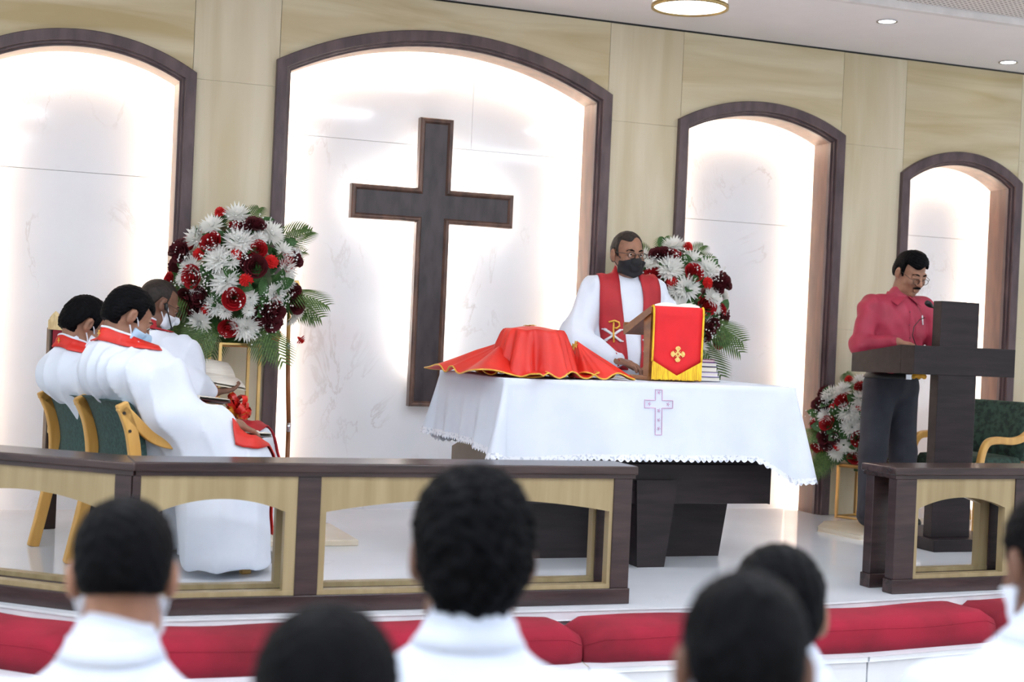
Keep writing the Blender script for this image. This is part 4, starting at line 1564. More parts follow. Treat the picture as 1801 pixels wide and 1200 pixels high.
SK1 = skin('brown_skin', (146, 104, 82))
SK2 = skin('dark_brown_skin', (118, 82, 64))
SK3 = skin('light_brown_skin', (166, 120, 96))
M_HAIR = mat('black_hair', (13, 13, 16), 0.55, (5, 5, 7), (60, 60, 60), bump=0.2, bscale=(170, 170, 60), spec=0.05)
M_HAIRB = mat('dark_brown_hair', (44, 35, 30), 0.55, (24, 19, 16), (60, 60, 60), bump=0.25, bscale=(150, 150, 60), spec=0.3)
M_EYE = mat('eye_white', (214, 206, 200), 0.3)
M_IRIS = mat('dark_iris', (22, 14, 10), 0.25)
M_LIP = mat('lip', (120, 70, 64), 0.5)
M_MASKB = mat('black_mask_cloth', (24, 25, 30), 0.8)
M_MASKW = mat('white_mask_cloth', (226, 232, 242), 0.8)
M_MASKL = mat('pale_blue_mask_cloth', (176, 206, 232), 0.8)
M_SHIRTR = mat('crimson_shirt', (172, 48, 74), 0.6, (152, 38, 62), (8, 8, 8))
M_TROUS = mat('charcoal_trousers', (50, 52, 62), 0.8, (40, 42, 52), (10, 10, 10))
M_SHOE = mat('black_shoe', (22, 20, 20), 0.35)
M_GREYSHOE = mat('grey_sandal', (120, 118, 112), 0.6)
M_LENS = mat('spectacle_lens', (230, 235, 240), 0.05, trans=1.0, spec=0.5)
MATS['spectacle_lens'].node_tree.nodes['Principled BSDF'].inputs['IOR'].default_value = 1.02
MATS['spectacle_lens'].node_tree.nodes['Principled BSDF'].inputs['Alpha'].default_value = 0.25


class Head:
    def __init__(self, c, facing, pitch=0.0, roll=0.0, s=1.0):
        f2 = np.array([math.cos(facing), math.sin(facing), 0.0])
        up = np.array([0, 0, 1.0])
        f = f2 * math.cos(pitch) - up * math.sin(pitch)
        u = f2 * math.sin(pitch) + up * math.cos(pitch)
        r = np.cross(f, u)
        r2 = r * math.cos(roll) + u * math.sin(roll)
        u2 = np.cross(r2, f)
        self.R = np.stack([r2, f, u2], 1)        # columns: right, forward, up
        self.c = np.asarray(c, float)
        self.s = s

    def w(self, x, y, z):
        return self.c + self.R @ (np.array([x, y, z]) * self.s)

    def local(self, P):
        return ((P - self.c) @ self.R) / self.s

    def skull(self, S=None):
        S = S or SDF()
        s, R = self.s, self.R

        def el(c, r, k=0.02, sub=False):
            S.el(self.w(*c), np.array(r) * s, k * s, R, sub)

        def rc(a, b, ra, rb, k=0.012, sub=False):
            S.rc(self.w(*a), self.w(*b), ra * s, rb * s, k * s, sub)
        el((0, -0.014, 0.034), (0.074, 0.095, 0.084))
        el((0, 0.022, -0.04), (0.060, 0.066, 0.084), 0.03)
        rc((-0.036, 0.030, -0.083), (0.036, 0.030, -0.083), 0.030, 0.030, 0.03)
        el((0, 0.066, -0.104), (0.022, 0.018, 0.018), 0.02)
        rc((-0.036, 0.078, 0.020), (0.036, 0.078, 0.020), 0.012, 0.012, 0.012)
        for sx in (-1, 1):
            el((sx * 0.040, 0.060, -0.030), (0.026, 0.026, 0.026), 0.02)
            el((sx * 0.031, 0.094, 0.002), (0.017, 0.013, 0.011), 0.008, True)
            rc((sx * 0.020, 0.0815, 0.004), (sx * 0.042, 0.0765, 0.003), 0.0115, 0.010, 0.004)
            # ears
            el((sx * 0.083, -0.014, -0.006), (0.013, 0.019, 0.033), 0.006)
            el((sx * 0.096, -0.006, -0.002), (0.008, 0.011, 0.019), 0.004, True)
            el((sx * 0.078, -0.006, -0.032), (0.007, 0.009, 0.010), 0.006)
        rc((0, 0.090, 0.008), (0, 0.112, -0.032), 0.0075, 0.0115, 0.010)
        for sx in (-1, 1):
            el((sx * 0.011, 0.100, -0.036), (0.009, 0.011, 0.008), 0.006)
        el((0, 0.089, -0.064), (0.024, 0.010, 0.0065), 0.005)
        el((0, 0.088, -0.076), (0.020, 0.010, 0.0075), 0.005)
        return S

    def neck(self, S, base, r0=0.052, r1=0.058):
        S.rc(self.w(0, -0.030, -0.045), base, r0 * self.s, r1 * self.s, 0.03)
        return S

    def hair(self, t=0.010, front=0.072, nape=-0.055, side=0.03, seed=1, rough=0.003, volume=0.0, part=0.0, taper=0.007):
        """cap over the skull; front = hairline height on the forehead, nape = lowest point behind"""
        s, R = self.s, self.R
        S = SDF()
        S.el(self.w(0, -0.014, 0.034), (np.array([0.074, 0.095, 0.084]) + t) * s, 0.01, R)
        S.el(self.w(0, -0.055, -0.02), (np.array([0.060, 0.050, 0.060]) + t) * s, 0.03 * s, R)
        if volume:
            S.el(self.w(part, 0.02, 0.072), np.array([0.070, 0.070, 0.05 + volume]) * s, 0.03 * s, R)
        W = waves(seed, 260, rough)

        def cut(P):
            q = self.local(P)
            x, y, z = q[:, 0], q[:, 1], q[:, 2]
            # face opening: everything in front of a slanted line and below the hairline
            edge = np.where(y > side, front - 0.25 * np.abs(x) - 0.012 * np.sin(x * 60), -10.0)
            # sideburn / ear line: rises from nape to temple
            low = nape + np.clip((y + 0.062) / 0.035, 0, 1) * (0.020 - nape)
            low = np.where(np.abs(x) < 0.055, nape, low)
            low = np.where((y > 0.004) & (y < side), -0.028 + 0 * y, low)
            lim = np.maximum(edge, low)
            return (z - lim) * s      # >0 keep
        S.fn(cut, 0.004, True)
        S.post = lambda P: W(P) * 0.6 + taper * s * np.exp(-np.clip(cut(P) / s, 0, 1) / 0.016)
        return S

    def mask(self, low=-0.118, high=-0.012):
        base = self.skull()
        s = self.s

        def f(P):
            q = self.local(P)
            d = base(P) - 0.007 * s
            puff = 0.010 * s * np.exp(-((q[:, 0] / 0.03) ** 2 + ((q[:, 2] + 0.05) / 0.03) ** 2))
            d = d - puff
            hi = high - 0.3 * np.abs(q[:, 0])
            lo_ = low + 0.35 * np.abs(q[:, 0])
            cut = np.maximum(np.maximum(q[:, 2] - hi, lo_ - q[:, 2]), 0.028 + 0.0 * q[:, 0] - q[:, 1]) * s
            return np.maximum(d, cut)
        S = SDF()
        S.fn(f, 0.01, False)
        S._grow(self.w(0, 0.07, -0.06), 0.11 * s)
        return S


def strap(h, mb, sx, r=0.0022):
    for z0, z1 in ((-0.03, 0.018), (-0.088, -0.03)):
        mb.tube([tuple(h.w(sx * 0.056, 0.045, z0 if z0 > -0.05 else z0)), tuple(h.w(sx * 0.072, 0.02, (z0 + z1) / 2)), tuple(h.w(sx * 0.080, -0.012, z1)), tuple(h.w(sx * 0.084, -0.026, -0.004))], r * h.s * 1.0, 5)


def add_eyes(h, parent, base, look=(0, 0)):
    for sx in (-1, 1):
        c = h.w(sx * 0.031, 0.0795, 0.001)
        e = MB().ball((0, 0, 0), 0.0115 * h.s, 8)
        o = e.build('eye', M_EYE, parent, True)
        o.location = tuple(c - np.asarray(base))
        p = h.w(sx * 0.031 + look[0] * 0.004, 0.0905, 0.001 + look[1] * 0.004) - c
        MB().ball(tuple(p), 0.0046 * h.s, 6).build('iris', M_IRIS, o, True)


def add_brows(h, parent, base, m=None):
    for sx in (-1, 1):
        pts = [h.w(sx * 0.014, 0.0925, 0.020), h.w(sx * 0.028, 0.0915, 0.0255), h.w(sx * 0.042, 0.083, 0.024), h.w(sx * 0.052, 0.072, 0.018)]
        MB().tube([tuple(p) for p in pts], [0.003 * h.s, 0.0044 * h.s, 0.004 * h.s, 0.0018 * h.s], 6).build('eyebrow', m or M_HAIR, parent, True, off=base)


def add_glasses(h, parent, base, m, low=0.0, wire=0.0016):
    t = MB()
    cs = []
    for sx in (-1, 1):
        ring = []
        for k in range(20):
            a = 2 * math.pi * k / 20
            ring.append(tuple(h.w(sx * 0.033 + 0.0235 * math.cos(a), 0.1035 - 0.12 * abs(0.033 + sx * 0.0 + 0.0235 * math.cos(a) * sx) * 0.25, -0.003 + low + 0.0165 * math.sin(a))))
        t.tube(ring, wire * h.s, 6, closed=True)
        cs.append(ring)
        t.tube([tuple(h.w(sx * 0.056, 0.100, 0.004 + low)), tuple(h.w(sx * 0.074, 0.088, 0.006 + low * 0.7)), tuple(h.w(sx * 0.080, 0.02, 0.008)), tuple(h.w(sx * 0.081, -0.02, 0.010))], wire * h.s, 5)
    t.tube([tuple(h.w(-0.0095, 0.1025, 0.001 + low)), tuple(h.w(0, 0.108, 0.005 + low)), tuple(h.w(0.0095, 0.1025, 0.001 + low))], wire * h.s, 5)
    g_ = t.build('spectacles', m, parent, True, off=base)
    for ring in cs:
        MB().add(ring, [tuple(range(20))]).build('lens', M_LENS, g_, off=base)


def hand(S, wrist, d, n, thumb, curl=0.35, s=1.0, spread=0.02, elbow=None):
    """d: finger direction, n: palm faces this way, thumb: +1/-1 side"""
    wrist, d, n = (np.asarray(v, float) for v in (wrist, d, n))
    d = d / np.linalg.norm(d)
    n = n - d * (n @ d)
    n = n / np.linalg.norm(n)
    sd = np.cross(d, n) * thumb
    k = 0.008 * s
    offs, lens = [0.030, 0.010, -0.011, -0.030], [0.074, 0.082, 0.076, 0.060]
    for o, L in zip(offs, lens):
        kn = wrist + d * (0.092 - 0.012 * abs(o - 0.004) / 0.03) * s + sd * o * s
        S.rc(wrist + sd * o * 0.6 * s + d * 0.01, kn, 0.015 * s, 0.0115 * s, 0.012 * s)
        p = kn
        a = curl * 0.5
        fd = d + sd * (o * spread * 10)
        for (q, r0, r1) in ((0.45, 0.0098, 0.0090), (0.32, 0.0090, 0.0082), (0.23, 0.0082, 0.0070)):
            dd = fd * math.cos(a) + n * math.sin(a)
            dd = dd / np.linalg.norm(dd)
            e = p + dd * L * q * s
            S.rc(p, e, r0 * s, r1 * s, 0.004 * s)
            p = e
            a += curl
    p = wrist + d * 0.028 * s + sd * 0.026 * s + n * 0.006 * s
    for (v, L, r0, r1) in ((d * 0.55 + sd * 0.75 + n * 0.25, 0.042, 0.0145, 0.012), (d * 0.85 + sd * 0.35 + n * 0.3, 0.032, 0.012, 0.0105), (d * 1.0 + sd * 0.05 + n * 0.35, 0.026, 0.0105, 0.0085)):
        v = v / np.linalg.norm(v)
        e = p + v * L * s
        S.rc(p, e, r0 * s, r1 * s, 0.006 * s)
        p = e
    if elbow is not None:
        S.rc(wrist + d * 0.015, np.asarray(elbow, float), 0.026 * s, 0.045 * s, 0.02 * s)
    return S


def limb_body(S, pts):
    for (a, b, ra, rb) in pts:
        S.rc(a, b, ra, rb, 0.04)
    return S
# ================================================================== PEOPLE
M_GLASSF = mat('spectacle_wire', (70, 66, 62), 0.3, metal=0.8)
H_HEAD, H_HAND, H_CLOTH, H_BODY = 0.004, 0.003, 0.0085, 0.02


def vertical_folds(seed, amp=0.006, freq=26):
    a, b = waves(seed, freq, amp, 7, (1, 1, 0.12)), waves(seed + 1, freq * 0.5, amp * 1.2, 5, (1, 1, 0.25))
    ph = waves(seed + 2, 7, 2.2, 5, (1, 1, 0.6))

    def f(P):
        rid = np.abs(np.sin(24 * P[:, 0] - 22 * P[:, 1] + 2.0 * P[:, 2] + ph(P))) ** 0.8
        return a(P) * 0.6 + b(P) * 0.4 + amp * 1.25 * (rid - 0.65)
    return f


# ---------------------------------------------------------------- the standing priest
base = (3.475, -0.86, 0.0)
t = thing('person', 'standing priest in white cassock, red stole, black mask and glasses behind the altar', 'person', base)
h = Head((3.475, -0.905, 1.566), math.radians(-86), 0.06, 0.0, 1.04)
S = h.neck(h.skull(), (3.475, -0.86, 1.38))
B_ = SDF()
limb_body(B_, [((3.475, -0.86, 1.30), (3.475, -0.86, 0.95), 0.12, 0.12), ((3.32, -0.86, 1.36), (3.63, -0.86, 1.36), 0.05, 0.05), ((3.40, -0.86, 0.9), (3.39, -0.86, 0.08), 0.08, 0.05), ((3.55, -0.86, 0.9), (3.56, -0.86, 0.08), 0.08, 0.05), ((3.29, -0.87, 1.35), (3.185, -0.95, 1.09), 0.045, 0.04), ((3.66, -0.87, 1.35), (3.79, -0.95, 1.09), 0.045, 0.04)])
Hd = SDF()
hand(Hd, (3.315, -1.135, 0.988), (0.80, -0.42, -0.20), (0.1, 0.1, -1), 1, 0.42, 1.05, elbow=(3.19, -0.95, 1.07))
hand(Hd, (3.610, -1.160, 0.985), (-0.85, -0.35, -0.20), (-0.1, 0.1, -1), -1, 0.45, 1.05, elbow=(3.78, -0.95, 1.07))
solid('body', [(S, H_HEAD), (Hd, H_HAND), (B_, H_BODY)], SK1, t, base)
K = SDF()
K.el((3.475, -0.865, 1.24), (0.195, 0.135, 0.20), 0.05)
K.rc((3.315, -0.865, 1.375), (3.635, -0.865, 1.375), 0.070, 0.070, 0.06)
K.rc((3.475, -0.865, 1.36), (3.475, -0.876, 1.462), 0.075, 0.062, 0.03)
K.el((3.475, -0.875, 1.02), (0.20, 0.150, 0.26), 0.06)
K.rc((3.475, -0.86, 0.95), (3.475, -0.86, 0.20), 0.17, 0.20, 0.08)
K.rc((3.285, -0.87, 1.355), (3.165, -0.945, 1.095), 0.078, 0.085, 0.05)
K.rc((3.165, -0.945, 1.095), (3.325, -1.125, 0.985), 0.080, 0.048, 0.04)
K.rc((3.665, -0.87, 1.355), (3.795, -0.945, 1.095), 0.078, 0.085, 0.05)
K.rc((3.795, -0.945, 1.095), (3.62, -1.15, 0.985), 0.080, 0.048, 0.04)
K.fn(lambda P: P[:, 2] - 1.458 + 0.25 * (P[:, 1] + 0.876), 0.006, True) if False else None
K.post = vertical_folds(3, 0.0065)
solid('cassock', [(K, H_CLOTH)], M_WHITE, t, base)
hr = h.hair(0.008, 0.082, -0.050, 0.02, 3, 0.002)
solid('hair', [(hr, H_HEAD)], M_HAIRB, t, base)
solid('face_mask', [(h.mask(-0.122, -0.014), 0.0035)], M_MASKB, t, base)
for sx in (-1, 1):
    sm = MB()
    strap(h, sm, sx)
    sm.build('mask_strap', M_MASKB, t, True, off=base)
add_eyes(h, t, base, (0.3, 0))
add_brows(h, t, base)
add_glasses(h, t, base, M_GLASSF)


def stole(parent, base, cast, gp, w, m=M_STOLE, lift=0.008, nw=5, name='stole'):
    """gp: list of (guess point, cast direction, side)"""
    # densify
    P = smooth_path([g_[0] for g_ in gp], 5)
    D = smooth_path([g_[1] for g_ in gp], 5)
    Sd = smooth_path([g_[2] for g_ in gp], 5)
    cen = [np.array(p) - np.array(d.normalized()) * 0.10 for p, d in zip(P, D)]
    rows = band(cast, cen, [np.array(d.normalized()) for d in D], [w] * len(P), [np.array(s.normalized()) for s in Sd], lift, nw)
    return MB().grid(rows).build(name, m, parent, True, off=base, solid=0.004)


gp = [((3.385, -1.03, 0.93), (0, 1, 0), (1, 0, 0)), ((3.370, -1.02, 1.10), (0, 1, 0), (1, 0, 0)), ((3.352, -1.0, 1.28), (0, 1, -0.15), (1, 0, 0)), ((3.350, -0.96, 1.385), (0.0, 0.8, -0.6), (1, -0.1, 0.05)), ((3.365, -0.88, 1.44), (0.15, 0.2, -1), (1, -0.25, 0.25)), ((3.405, -0.81, 1.452), (0.25, -0.5, -0.8), (0.8, -0.6, 0.3)), ((3.475, -0.785, 1.455), (0, -0.8, -0.6), (0, -0.6, 0.8))]
mir = [((2 * 3.475 - p[0], p[1], p[2]), (-d[0], d[1], d[2]), (s[0], -s[1], -s[2])) for p, d, s in reversed(gp[:-1])]
gp2 = gp[:-1] + [(gp[-1][0], gp[-1][1], (0.02, -0.6, 0.8))]
stole(t, base, K, gp, 0.118)
stole(t, base, K, [((2 * 3.475 - p[0] - 0.0, p[1], p[2]), (-d[0], d[1], d[2]), (-s[0], s[1], s[2])) for p, d, s in gp], 0.118)


def stroke(cast, pts, lift):
    """pts (x,z) -> on the front of the solid"""
    Q = trace(cast, [(x, -1.35, z) for x, z in pts], (0, 1, 0), lift)
    return [tuple(q) for q in Q]


for (cx, cz_) in ((3.362, 1.135), (3.574, 1.085)):
    k = 0.052
    mbx = MB()
    for sx in (-1, 1):
        pl = [(cx - sx * k * 0.75 + sx * 1.5 * k * u, cz_ - k * 0.95 + 1.2 * k * u) for u in [i / 5 for i in range(6)]]
        mbx.tube(stroke(K, pl, 0.017), 0.0075, 6, flat=(1, 0.8))
        for e in (pl[0], pl[-1]):
            mbx.tube(stroke(K, [(e[0] - 0.010, e[1]), (e[0] + 0.010, e[1])], 0.018), 0.004, 5)
    o = mbx.build('embroidered_letter_x', mat('white_embroidery', (226, 226, 232), 0.6), t, True, off=base)
    pl = [(cx, cz_ - k * 1.1), (cx, cz_), (cx, cz_ + k)]
    bow_ = [(cx - k * 0.45, cz_ + k * 1.0), (cx + k * 0.1, cz_ + k * 1.18), (cx + k * 0.55, cz_ + k * 1.0), (cx + k * 0.6, cz_ + k * 0.65), (cx + k * 0.35, cz_ + k * 0.4), (cx + 0.002, cz_ + k * 0.42)]
    mbp = MB().tube(stroke(K, pl, 0.022), 0.0055, 6)
    mbp.tube(stroke(K, bow_, 0.021), 0.0055, 6)
    mbp.build('embroidered_letter_p', M_GOLD, t, True, off=base)

# ---------------------------------------------------------------- the reader at the lectern
base = (5.37, -0.72, 0.028)
t = thing('person', 'man in crimson shirt and dark trousers reading at the lectern, with glasses and moustache', 'person', base)
h = Head((5.415, -0.80, 1.572), math.radians(-84), 0.42, 0.0, 1.04)
S = h.neck(h.skull(), (5.375, -0.735, 1.38))
B_ = SDF()
limb_body(B_, [((5.375, -0.73, 1.30), (5.37, -0.72, 0.95), 0.10, 0.10), ((5.21, -0.735, 1.37), (5.54, -0.735, 1.37), 0.04, 0.04), ((5.30, -0.72, 0.9), (5.215, -0.77, 0.10), 0.06, 0.045), ((5.44, -0.72, 0.9), (5.49, -0.71, 0.10), 0.06, 0.045), ((5.17, -0.74, 1.35), (5.095, -0.78, 1.12), 0.04, 0.036), ((5.57, -0.74, 1.35), (5.645, -0.80, 1.12), 0.04, 0.036)])
Hd = SDF()
hand(Hd, (5.215, -0.955, 1.150), (0.80, -0.52, -0.10), (0.1, 0, -1), 1, 0.5, 1.02, elbow=(5.10, -0.79, 1.14))
hand(Hd, (5.525, -1.000, 1.115), (-0.45, -0.85, 0.0), (-0.1, 0, -1), -1, 0.5, 1.02, elbow=(5.64, -0.81, 1.11))
solid('body', [(S, H_HEAD), (Hd, H_HAND), (B_, H_BODY)], SK3, t, base)
K = SDF()
K.el((5.375, -0.745, 1.23), (0.195, 0.122, 0.20), 0.05)
K.rc((5.205, -0.735, 1.368), (5.545, -0.74, 1.368), 0.065, 0.065, 0.06)
K.rc((5.375, -0.735, 1.36), (5.38, -0.750, 1.440), 0.070, 0.062, 0.03)
K.el((5.37, -0.735, 1.04), (0.175, 0.128, 0.16), 0.06)
K.rc((5.175, -0.74, 1.345), (5.095, -0.780, 1.115), 0.068, 0.062, 0.04)
K.rc((5.095, -0.780, 1.120), (5.205, -0.945, 1.148), 0.058, 0.042, 0.03)
K.rc((5.575, -0.74, 1.345), (5.645, -0.80, 1.115), 0.068, 0.062, 0.04)
K.rc((5.645, -0.80, 1.115), (5.53, -0.995, 1.115), 0.058, 0.042, 0.03)
K.fn(lambda P: P[:, 2] - 0.955, 0.006, True)
f1 = waves(12, 38, 0.0045, 6)
K.post = lambda P: f1(P)
solid('shirt', [(K, 0.0075)], M_SHIRTR, t, base)
T_ = SDF()
T_.el((5.37, -0.72, 0.90), (0.168, 0.130, 0.13), 0.04)
T_.rc((5.285, -0.72, 0.86), (5.245, -0.745, 0.48), 0.100, 0.082, 0.04)
T_.rc((5.245, -0.745, 0.48), (5.205, -0.775, 0.10), 0.082, 0.070, 0.03)
T_.rc((5.45, -0.72, 0.86), (5.475, -0.715, 0.48), 0.100, 0.082, 0.04)
T_.rc((5.475, -0.715, 0.48), (5.49, -0.705, 0.10), 0.082, 0.070, 0.03)
f2 = waves(15, 24, 0.004, 6, (1, 1, 0.4))
T_.post = lambda P: f2(P)
T_.fn(lambda P: P[:, 2] - 0.97, 0.006, True) if False else None
T_.fn(lambda P: 0.97 - P[:, 2], 0.006, True) if False else None
solid('trousers', [(T_, 0.009)], M_TROUS, t, base)
for (x, y) in ((5.205, -0.83), (5.49, -0.76)):
    Z = SDF()
    Z.rc((x, y + 0.06, 0.075), (x, y - 0.10, 0.060), 0.042, 0.034, 0.02)
    Z.fn(lambda P: P[:, 2] - 0.031, 0.004, True) if False else None
    Z.rc((x, y + 0.07, 0.10), (x, y + 0.07, 0.14), 0.05, 0.05, 0.02)
    solid('shoe', [(Z, 0.006)], M_SHOE, t, base)


def ring_band(cast, c, z, hgt, lift, n=40, tilt=(0, 0), nz=3, r=0.5):
    rows = []
    P, D = [], []
    for i in range(n + 1):
        a = 2 * math.pi * i / n
        for j in range(nz):
            zz = z + hgt * (j / (nz - 1) - 0.5) + tilt[0] * math.cos(a) * 0.1 + tilt[1] * math.sin(a) * 0.1
            P.append((c[0] + r * math.cos(a), c[1] + r * math.sin(a), zz)); D.append((-math.cos(a), -math.sin(a), 0))
    Q = trace(cast, P, D, lift)
    return [[tuple(Q[i * nz + j]) for j in range(nz)] for i in range(n + 1)]


MB().grid(ring_band(T_, (5.37, -0.72), 0.945, 0.034, 0.008, r=0.35)).build('belt', M_BLACK, t, True, off=base, solid=0.003)
MB().box((5.385, -0.870, 0.944), (0.044, 0.006, 0.034)).build('belt_buckle', M_SILVER, t, off=base, bevel=0.003)
Y_ = SDF()
for q in range(5):
    Y_.el((5.42 + 0.022 * q, -0.872 + 0.004 * q, 0.948 + 0.006 * (q % 2)), (0.016, 0.012, 0.016), 0.01)
solid('yellow_key_tassel', [(Y_, 0.004)], mat('marigold_yellow', (222, 160, 30), 0.7), t, base)
hr = h.hair(0.012, 0.066, -0.050, 0.022, 9, 0.003, 0.020, 0.006)
solid('hair', [(hr, H_HEAD)], M_HAIR, t, base)
add_brows(h, t, base)
add_glasses(h, t, base, M_GLASSF, -0.010)
pm = [h.w(-0.026, 0.086, -0.060), h.w(-0.014, 0.099, -0.0535), h.w(0, 0.1045, -0.0515), h.w(0.014, 0.099, -0.0535), h.w(0.026, 0.086, -0.060)]
MB().tube([tuple(p) for p in pm], [0.003, 0.0065, 0.0062, 0.0065, 0.003], 8).build('moustache', M_HAIR, t, True, off=base)
# collar leaves, placket buttons, pocket and pen
for sx in (-1, 1):
    C_ = [(5.38 + sx * 0.012, -0.835, 1.428), (5.38 + sx * 0.066, -0.775, 1.452), (5.38 + sx * 0.070, -0.72, 1.458), (5.38 + sx * 0.105, -0.745, 1.425), (5.38 + sx * 0.085, -0.855, 1.372)]
    MB().add(C_, [(0, 1, 2, 3, 4) if sx > 0 else (4, 3, 2, 1, 0)]).build('collar_leaf', M_SHIRTR, t, off=base, solid=0.004)
for k in range(5):
    q = trace(K, [(5.383, -1.2, 1.335 - 0.078 * k)], (0, 1, 0), 0.002)[0]
    MB().ball(tuple(q), (0.0055, 0.003, 0.0055), 5).build('button', mat('shirt_button', (120, 40, 60), 0.4), t, True, off=base)
q = trace(K, [(5.383, -1.2, 1.35 - 0.035 * k) for k in range(12)], (0, 1, 0), 0.0022)
MB().tube([tuple(v) for v in q], 0.0022, 4).build('placket_seam', M_SHIRTR, t, off=base)
rows = []
for j in range(5):
    rows.append([tuple(v) for v in trace(K, [(5.425 + 0.105 * i / 4, -1.2, 1.30 - 0.115 * j / 4) for i in range(5)], (0, 1, 0), 0.003)])
MB().grid(rows).build('chest_pocket', M_SHIRTR, t, True, off=base)
q = trace(K, [(5.478, -1.2, 1.318), (5.478, -1.2, 1.262)], (0, 1, 0), 0.009)
MB().tube([tuple(v) for v in q], 0.0048, 6).build('pen', mat('pen_white', (236, 236, 240), 0.3), t, True, off=base)

# ---------------------------------------------------------------- seated clergy


def seated(label, o, p):
    """p: pose values in (forward, right, up) from o"""
    def Q(f, r, z):
        return np.array([o[0] + f * fx + r * fy, o[1] + f * fy - r * fx, z])
    dz = p.get('dz', 0.0)
    nf = p.get('neck', 0.09)              # neck base forward
    nz = 1.005 + dz
    base = tuple(Q(0.45, 0, 0))
    t = thing('person', label, 'person', base)
    hc = Q(nf + p.get('hf', 0.045), 0.0, nz + 0.112)
    h = Head(hc, FA + p.get('turn', 0.0), p.get('pitch', 0.5), p.get('roll', 0), p.get('hs', 1.03))
    S = h.neck(h.skull(), Q(nf - 0.01, 0, nz - 0.04))
    pf = p.get('pelvis', 0.26)
    kf, ff = p.get('knee', 0.63), p.get('foot', 0.62)
    kz = 0.465
    wr = p['wrist']; wl = p.get('wrist_l', (wr[0], -wr[1] * 0.7, wr[2]))
    er = p.get('elbow', (nf + 0.14, 0.27, 0.73 + dz)); el_ = (er[0], -er[1], er[2])
    sr = 0.185
    B_ = SDF()
    bk = p.get('back', -0.085)            # back surface forward value
    up_, lo_ = p.get('up', bk + 0.155), p.get('low', 0.325)
    limb_body(B_, [(Q(up_ + 0.01, 0, 0.90 + dz), Q(lo_ + 0.02, 0, 0.62), 0.08, 0.10), (Q(nf, sr * 0.8, nz - 0.10), Q(nf, -sr * 0.8, nz - 0.10), 0.03, 0.03), (Q(nf, 0, nz - 0.06), Q(up_ + 0.01, 0, 0.9 + dz), 0.045, 0.07)])
    for s in (-1, 1):
        limb_body(B_, [(Q(pf, s * 0.09, 0.55), Q(kf - 0.04, s * 0.11, kz), 0.065, 0.05), (Q(kf - 0.04, s * 0.11, kz), Q(ff - 0.03, s * 0.11, 0.12), 0.045, 0.04)])
    Hd = SDF()
    hd = p.get('hand_dir', (0.9, -0.3, -0.25))
    Dv = Q(*hd) - Q(0, 0, 0)
    hand(Hd, Q(*wr), Dv, p.get('palm', (0, 0, -1)), p.get('thumb', 1), p.get('curl', 0.4), 1.03, elbow=Q(*er))
    hd2 = (hd[0], -hd[1], hd[2])
    hand(Hd, Q(*wl), Q(*hd2) - Q(0, 0, 0), p.get('palm', (0, 0, -1)), -p.get('thumb', 1), p.get('curl', 0.4), 1.03, elbow=Q(*el_))
    solid('body', [(S, H_HEAD), (Hd, H_HAND), (B_, H_BODY)], p.get('skin', SK2), t, base)
    # robe
    K = SDF()
    R3 = np.stack([np.array([fx, fy, 0]), np.array([fy, -fx, 0]), np.array([0, 0, 1.0])], 1)
    K.el(Q(up_, 0, 0.885 + dz), (0.150, 0.200, 0.135), 0.06, R3)
    K.rc(Q(nf - 0.02, sr - 0.03, nz - 0.125), Q(nf - 0.02, 0, nz - 0.085), 0.072, 0.068, 0.05)
    K.rc(Q(nf - 0.02, 0, nz - 0.085), Q(nf - 0.02, -sr + 0.03, nz - 0.125), 0.068, 0.072, 0.05)
    K.rc(Q(nf - 0.01, 0, nz - 0.07), Q(nf + 0.004, 0, nz + 0.030), 0.072, 0.066, 0.02)
    K.el(Q(nf + 0.12, 0.13, 0.79 + dz), (0.15, 0.14, 0.19), 0.10, R3)
    K.el(Q(lo_, 0, 0.65), (0.165, 0.195, 0.19), 0.07, R3)
    # sleeves
    for s, w_, e_ in ((1, wr, er), (-1, wl, el_)):
        K.rc(Q(nf, s * sr, nz - 0.11), Q(*e_), 0.072, 0.082, 0.05)
        wv = np.array(w_) * 0.86 + np.array(e_) * 0.14
        K.rc(Q(*e_), Q(*wv), 0.082, p.get('cuff', 0.058), 0.05)
    # lap and skirt
    for s in (-1, 1):
        o_ = p.get('out', 0.0) if s > 0 else 0.0
        K.rc(Q(pf, s * 0.09, 0.56), Q(kf, s * (0.11 + o_), kz + 0.005), 0.115, 0.088, 0.08)
        K.rc(Q(kf, s * (0.11 + o_), kz - 0.01), Q(ff, s * (0.12 + o_), 0.16), 0.105, 0.12, 0.07)
        K.rc(Q(ff, s * (0.12 + o_), 0.16), Q(ff + 0.0, s * (0.13 + o_), 0.05), 0.12, 0.135, 0.05)
    if p.get('cape', 0):
        K.rc(Q(nf + 0.07, 0.19, nz - 0.14), Q(0.28, 0.22, 0.66), 0.085, 0.085, 0.09)
        K.rc(Q(0.28, 0.22, 0.66), Q(0.54, 0.22, 0.53), 0.085, 0.085, 0.10)
        K.rc(Q(0.34, 0.25, 0.60), Q(0.42, 0.26, 0.10), 0.085, 0.12, 0.07)
        K.rc(Q(0.52, 0.23, 0.50), Q(0.53, 0.26, 0.08), 0.085, 0.13, 0.07)
    zf = p.get('hem', 0.035)
    K.fn(lambda P: P[:, 2] - zf, 0.008, True)
    K.post = vertical_folds(p.get('seed', 1), p.get('fold', 0.010), 22)
    solid('robe', [(K, 0.0095)], p.get('cloth', M_WHITE), t, base)
    # shoes
    for s in (-1, 1):
        Z = SDF()
        Z.rc(Q(ff - 0.02, s * 0.12, 0.055), Q(ff + 0.17, s * 0.13, 0.045), 0.045, 0.036, 0.02)
        solid('shoe', [(Z, 0.007)], p.get('shoe', M_GREYSHOE), t, base)
    solid('hair', [(h.hair(**p['hair']), H_HEAD)], p.get('hair_m', M_HAIR), t, base)
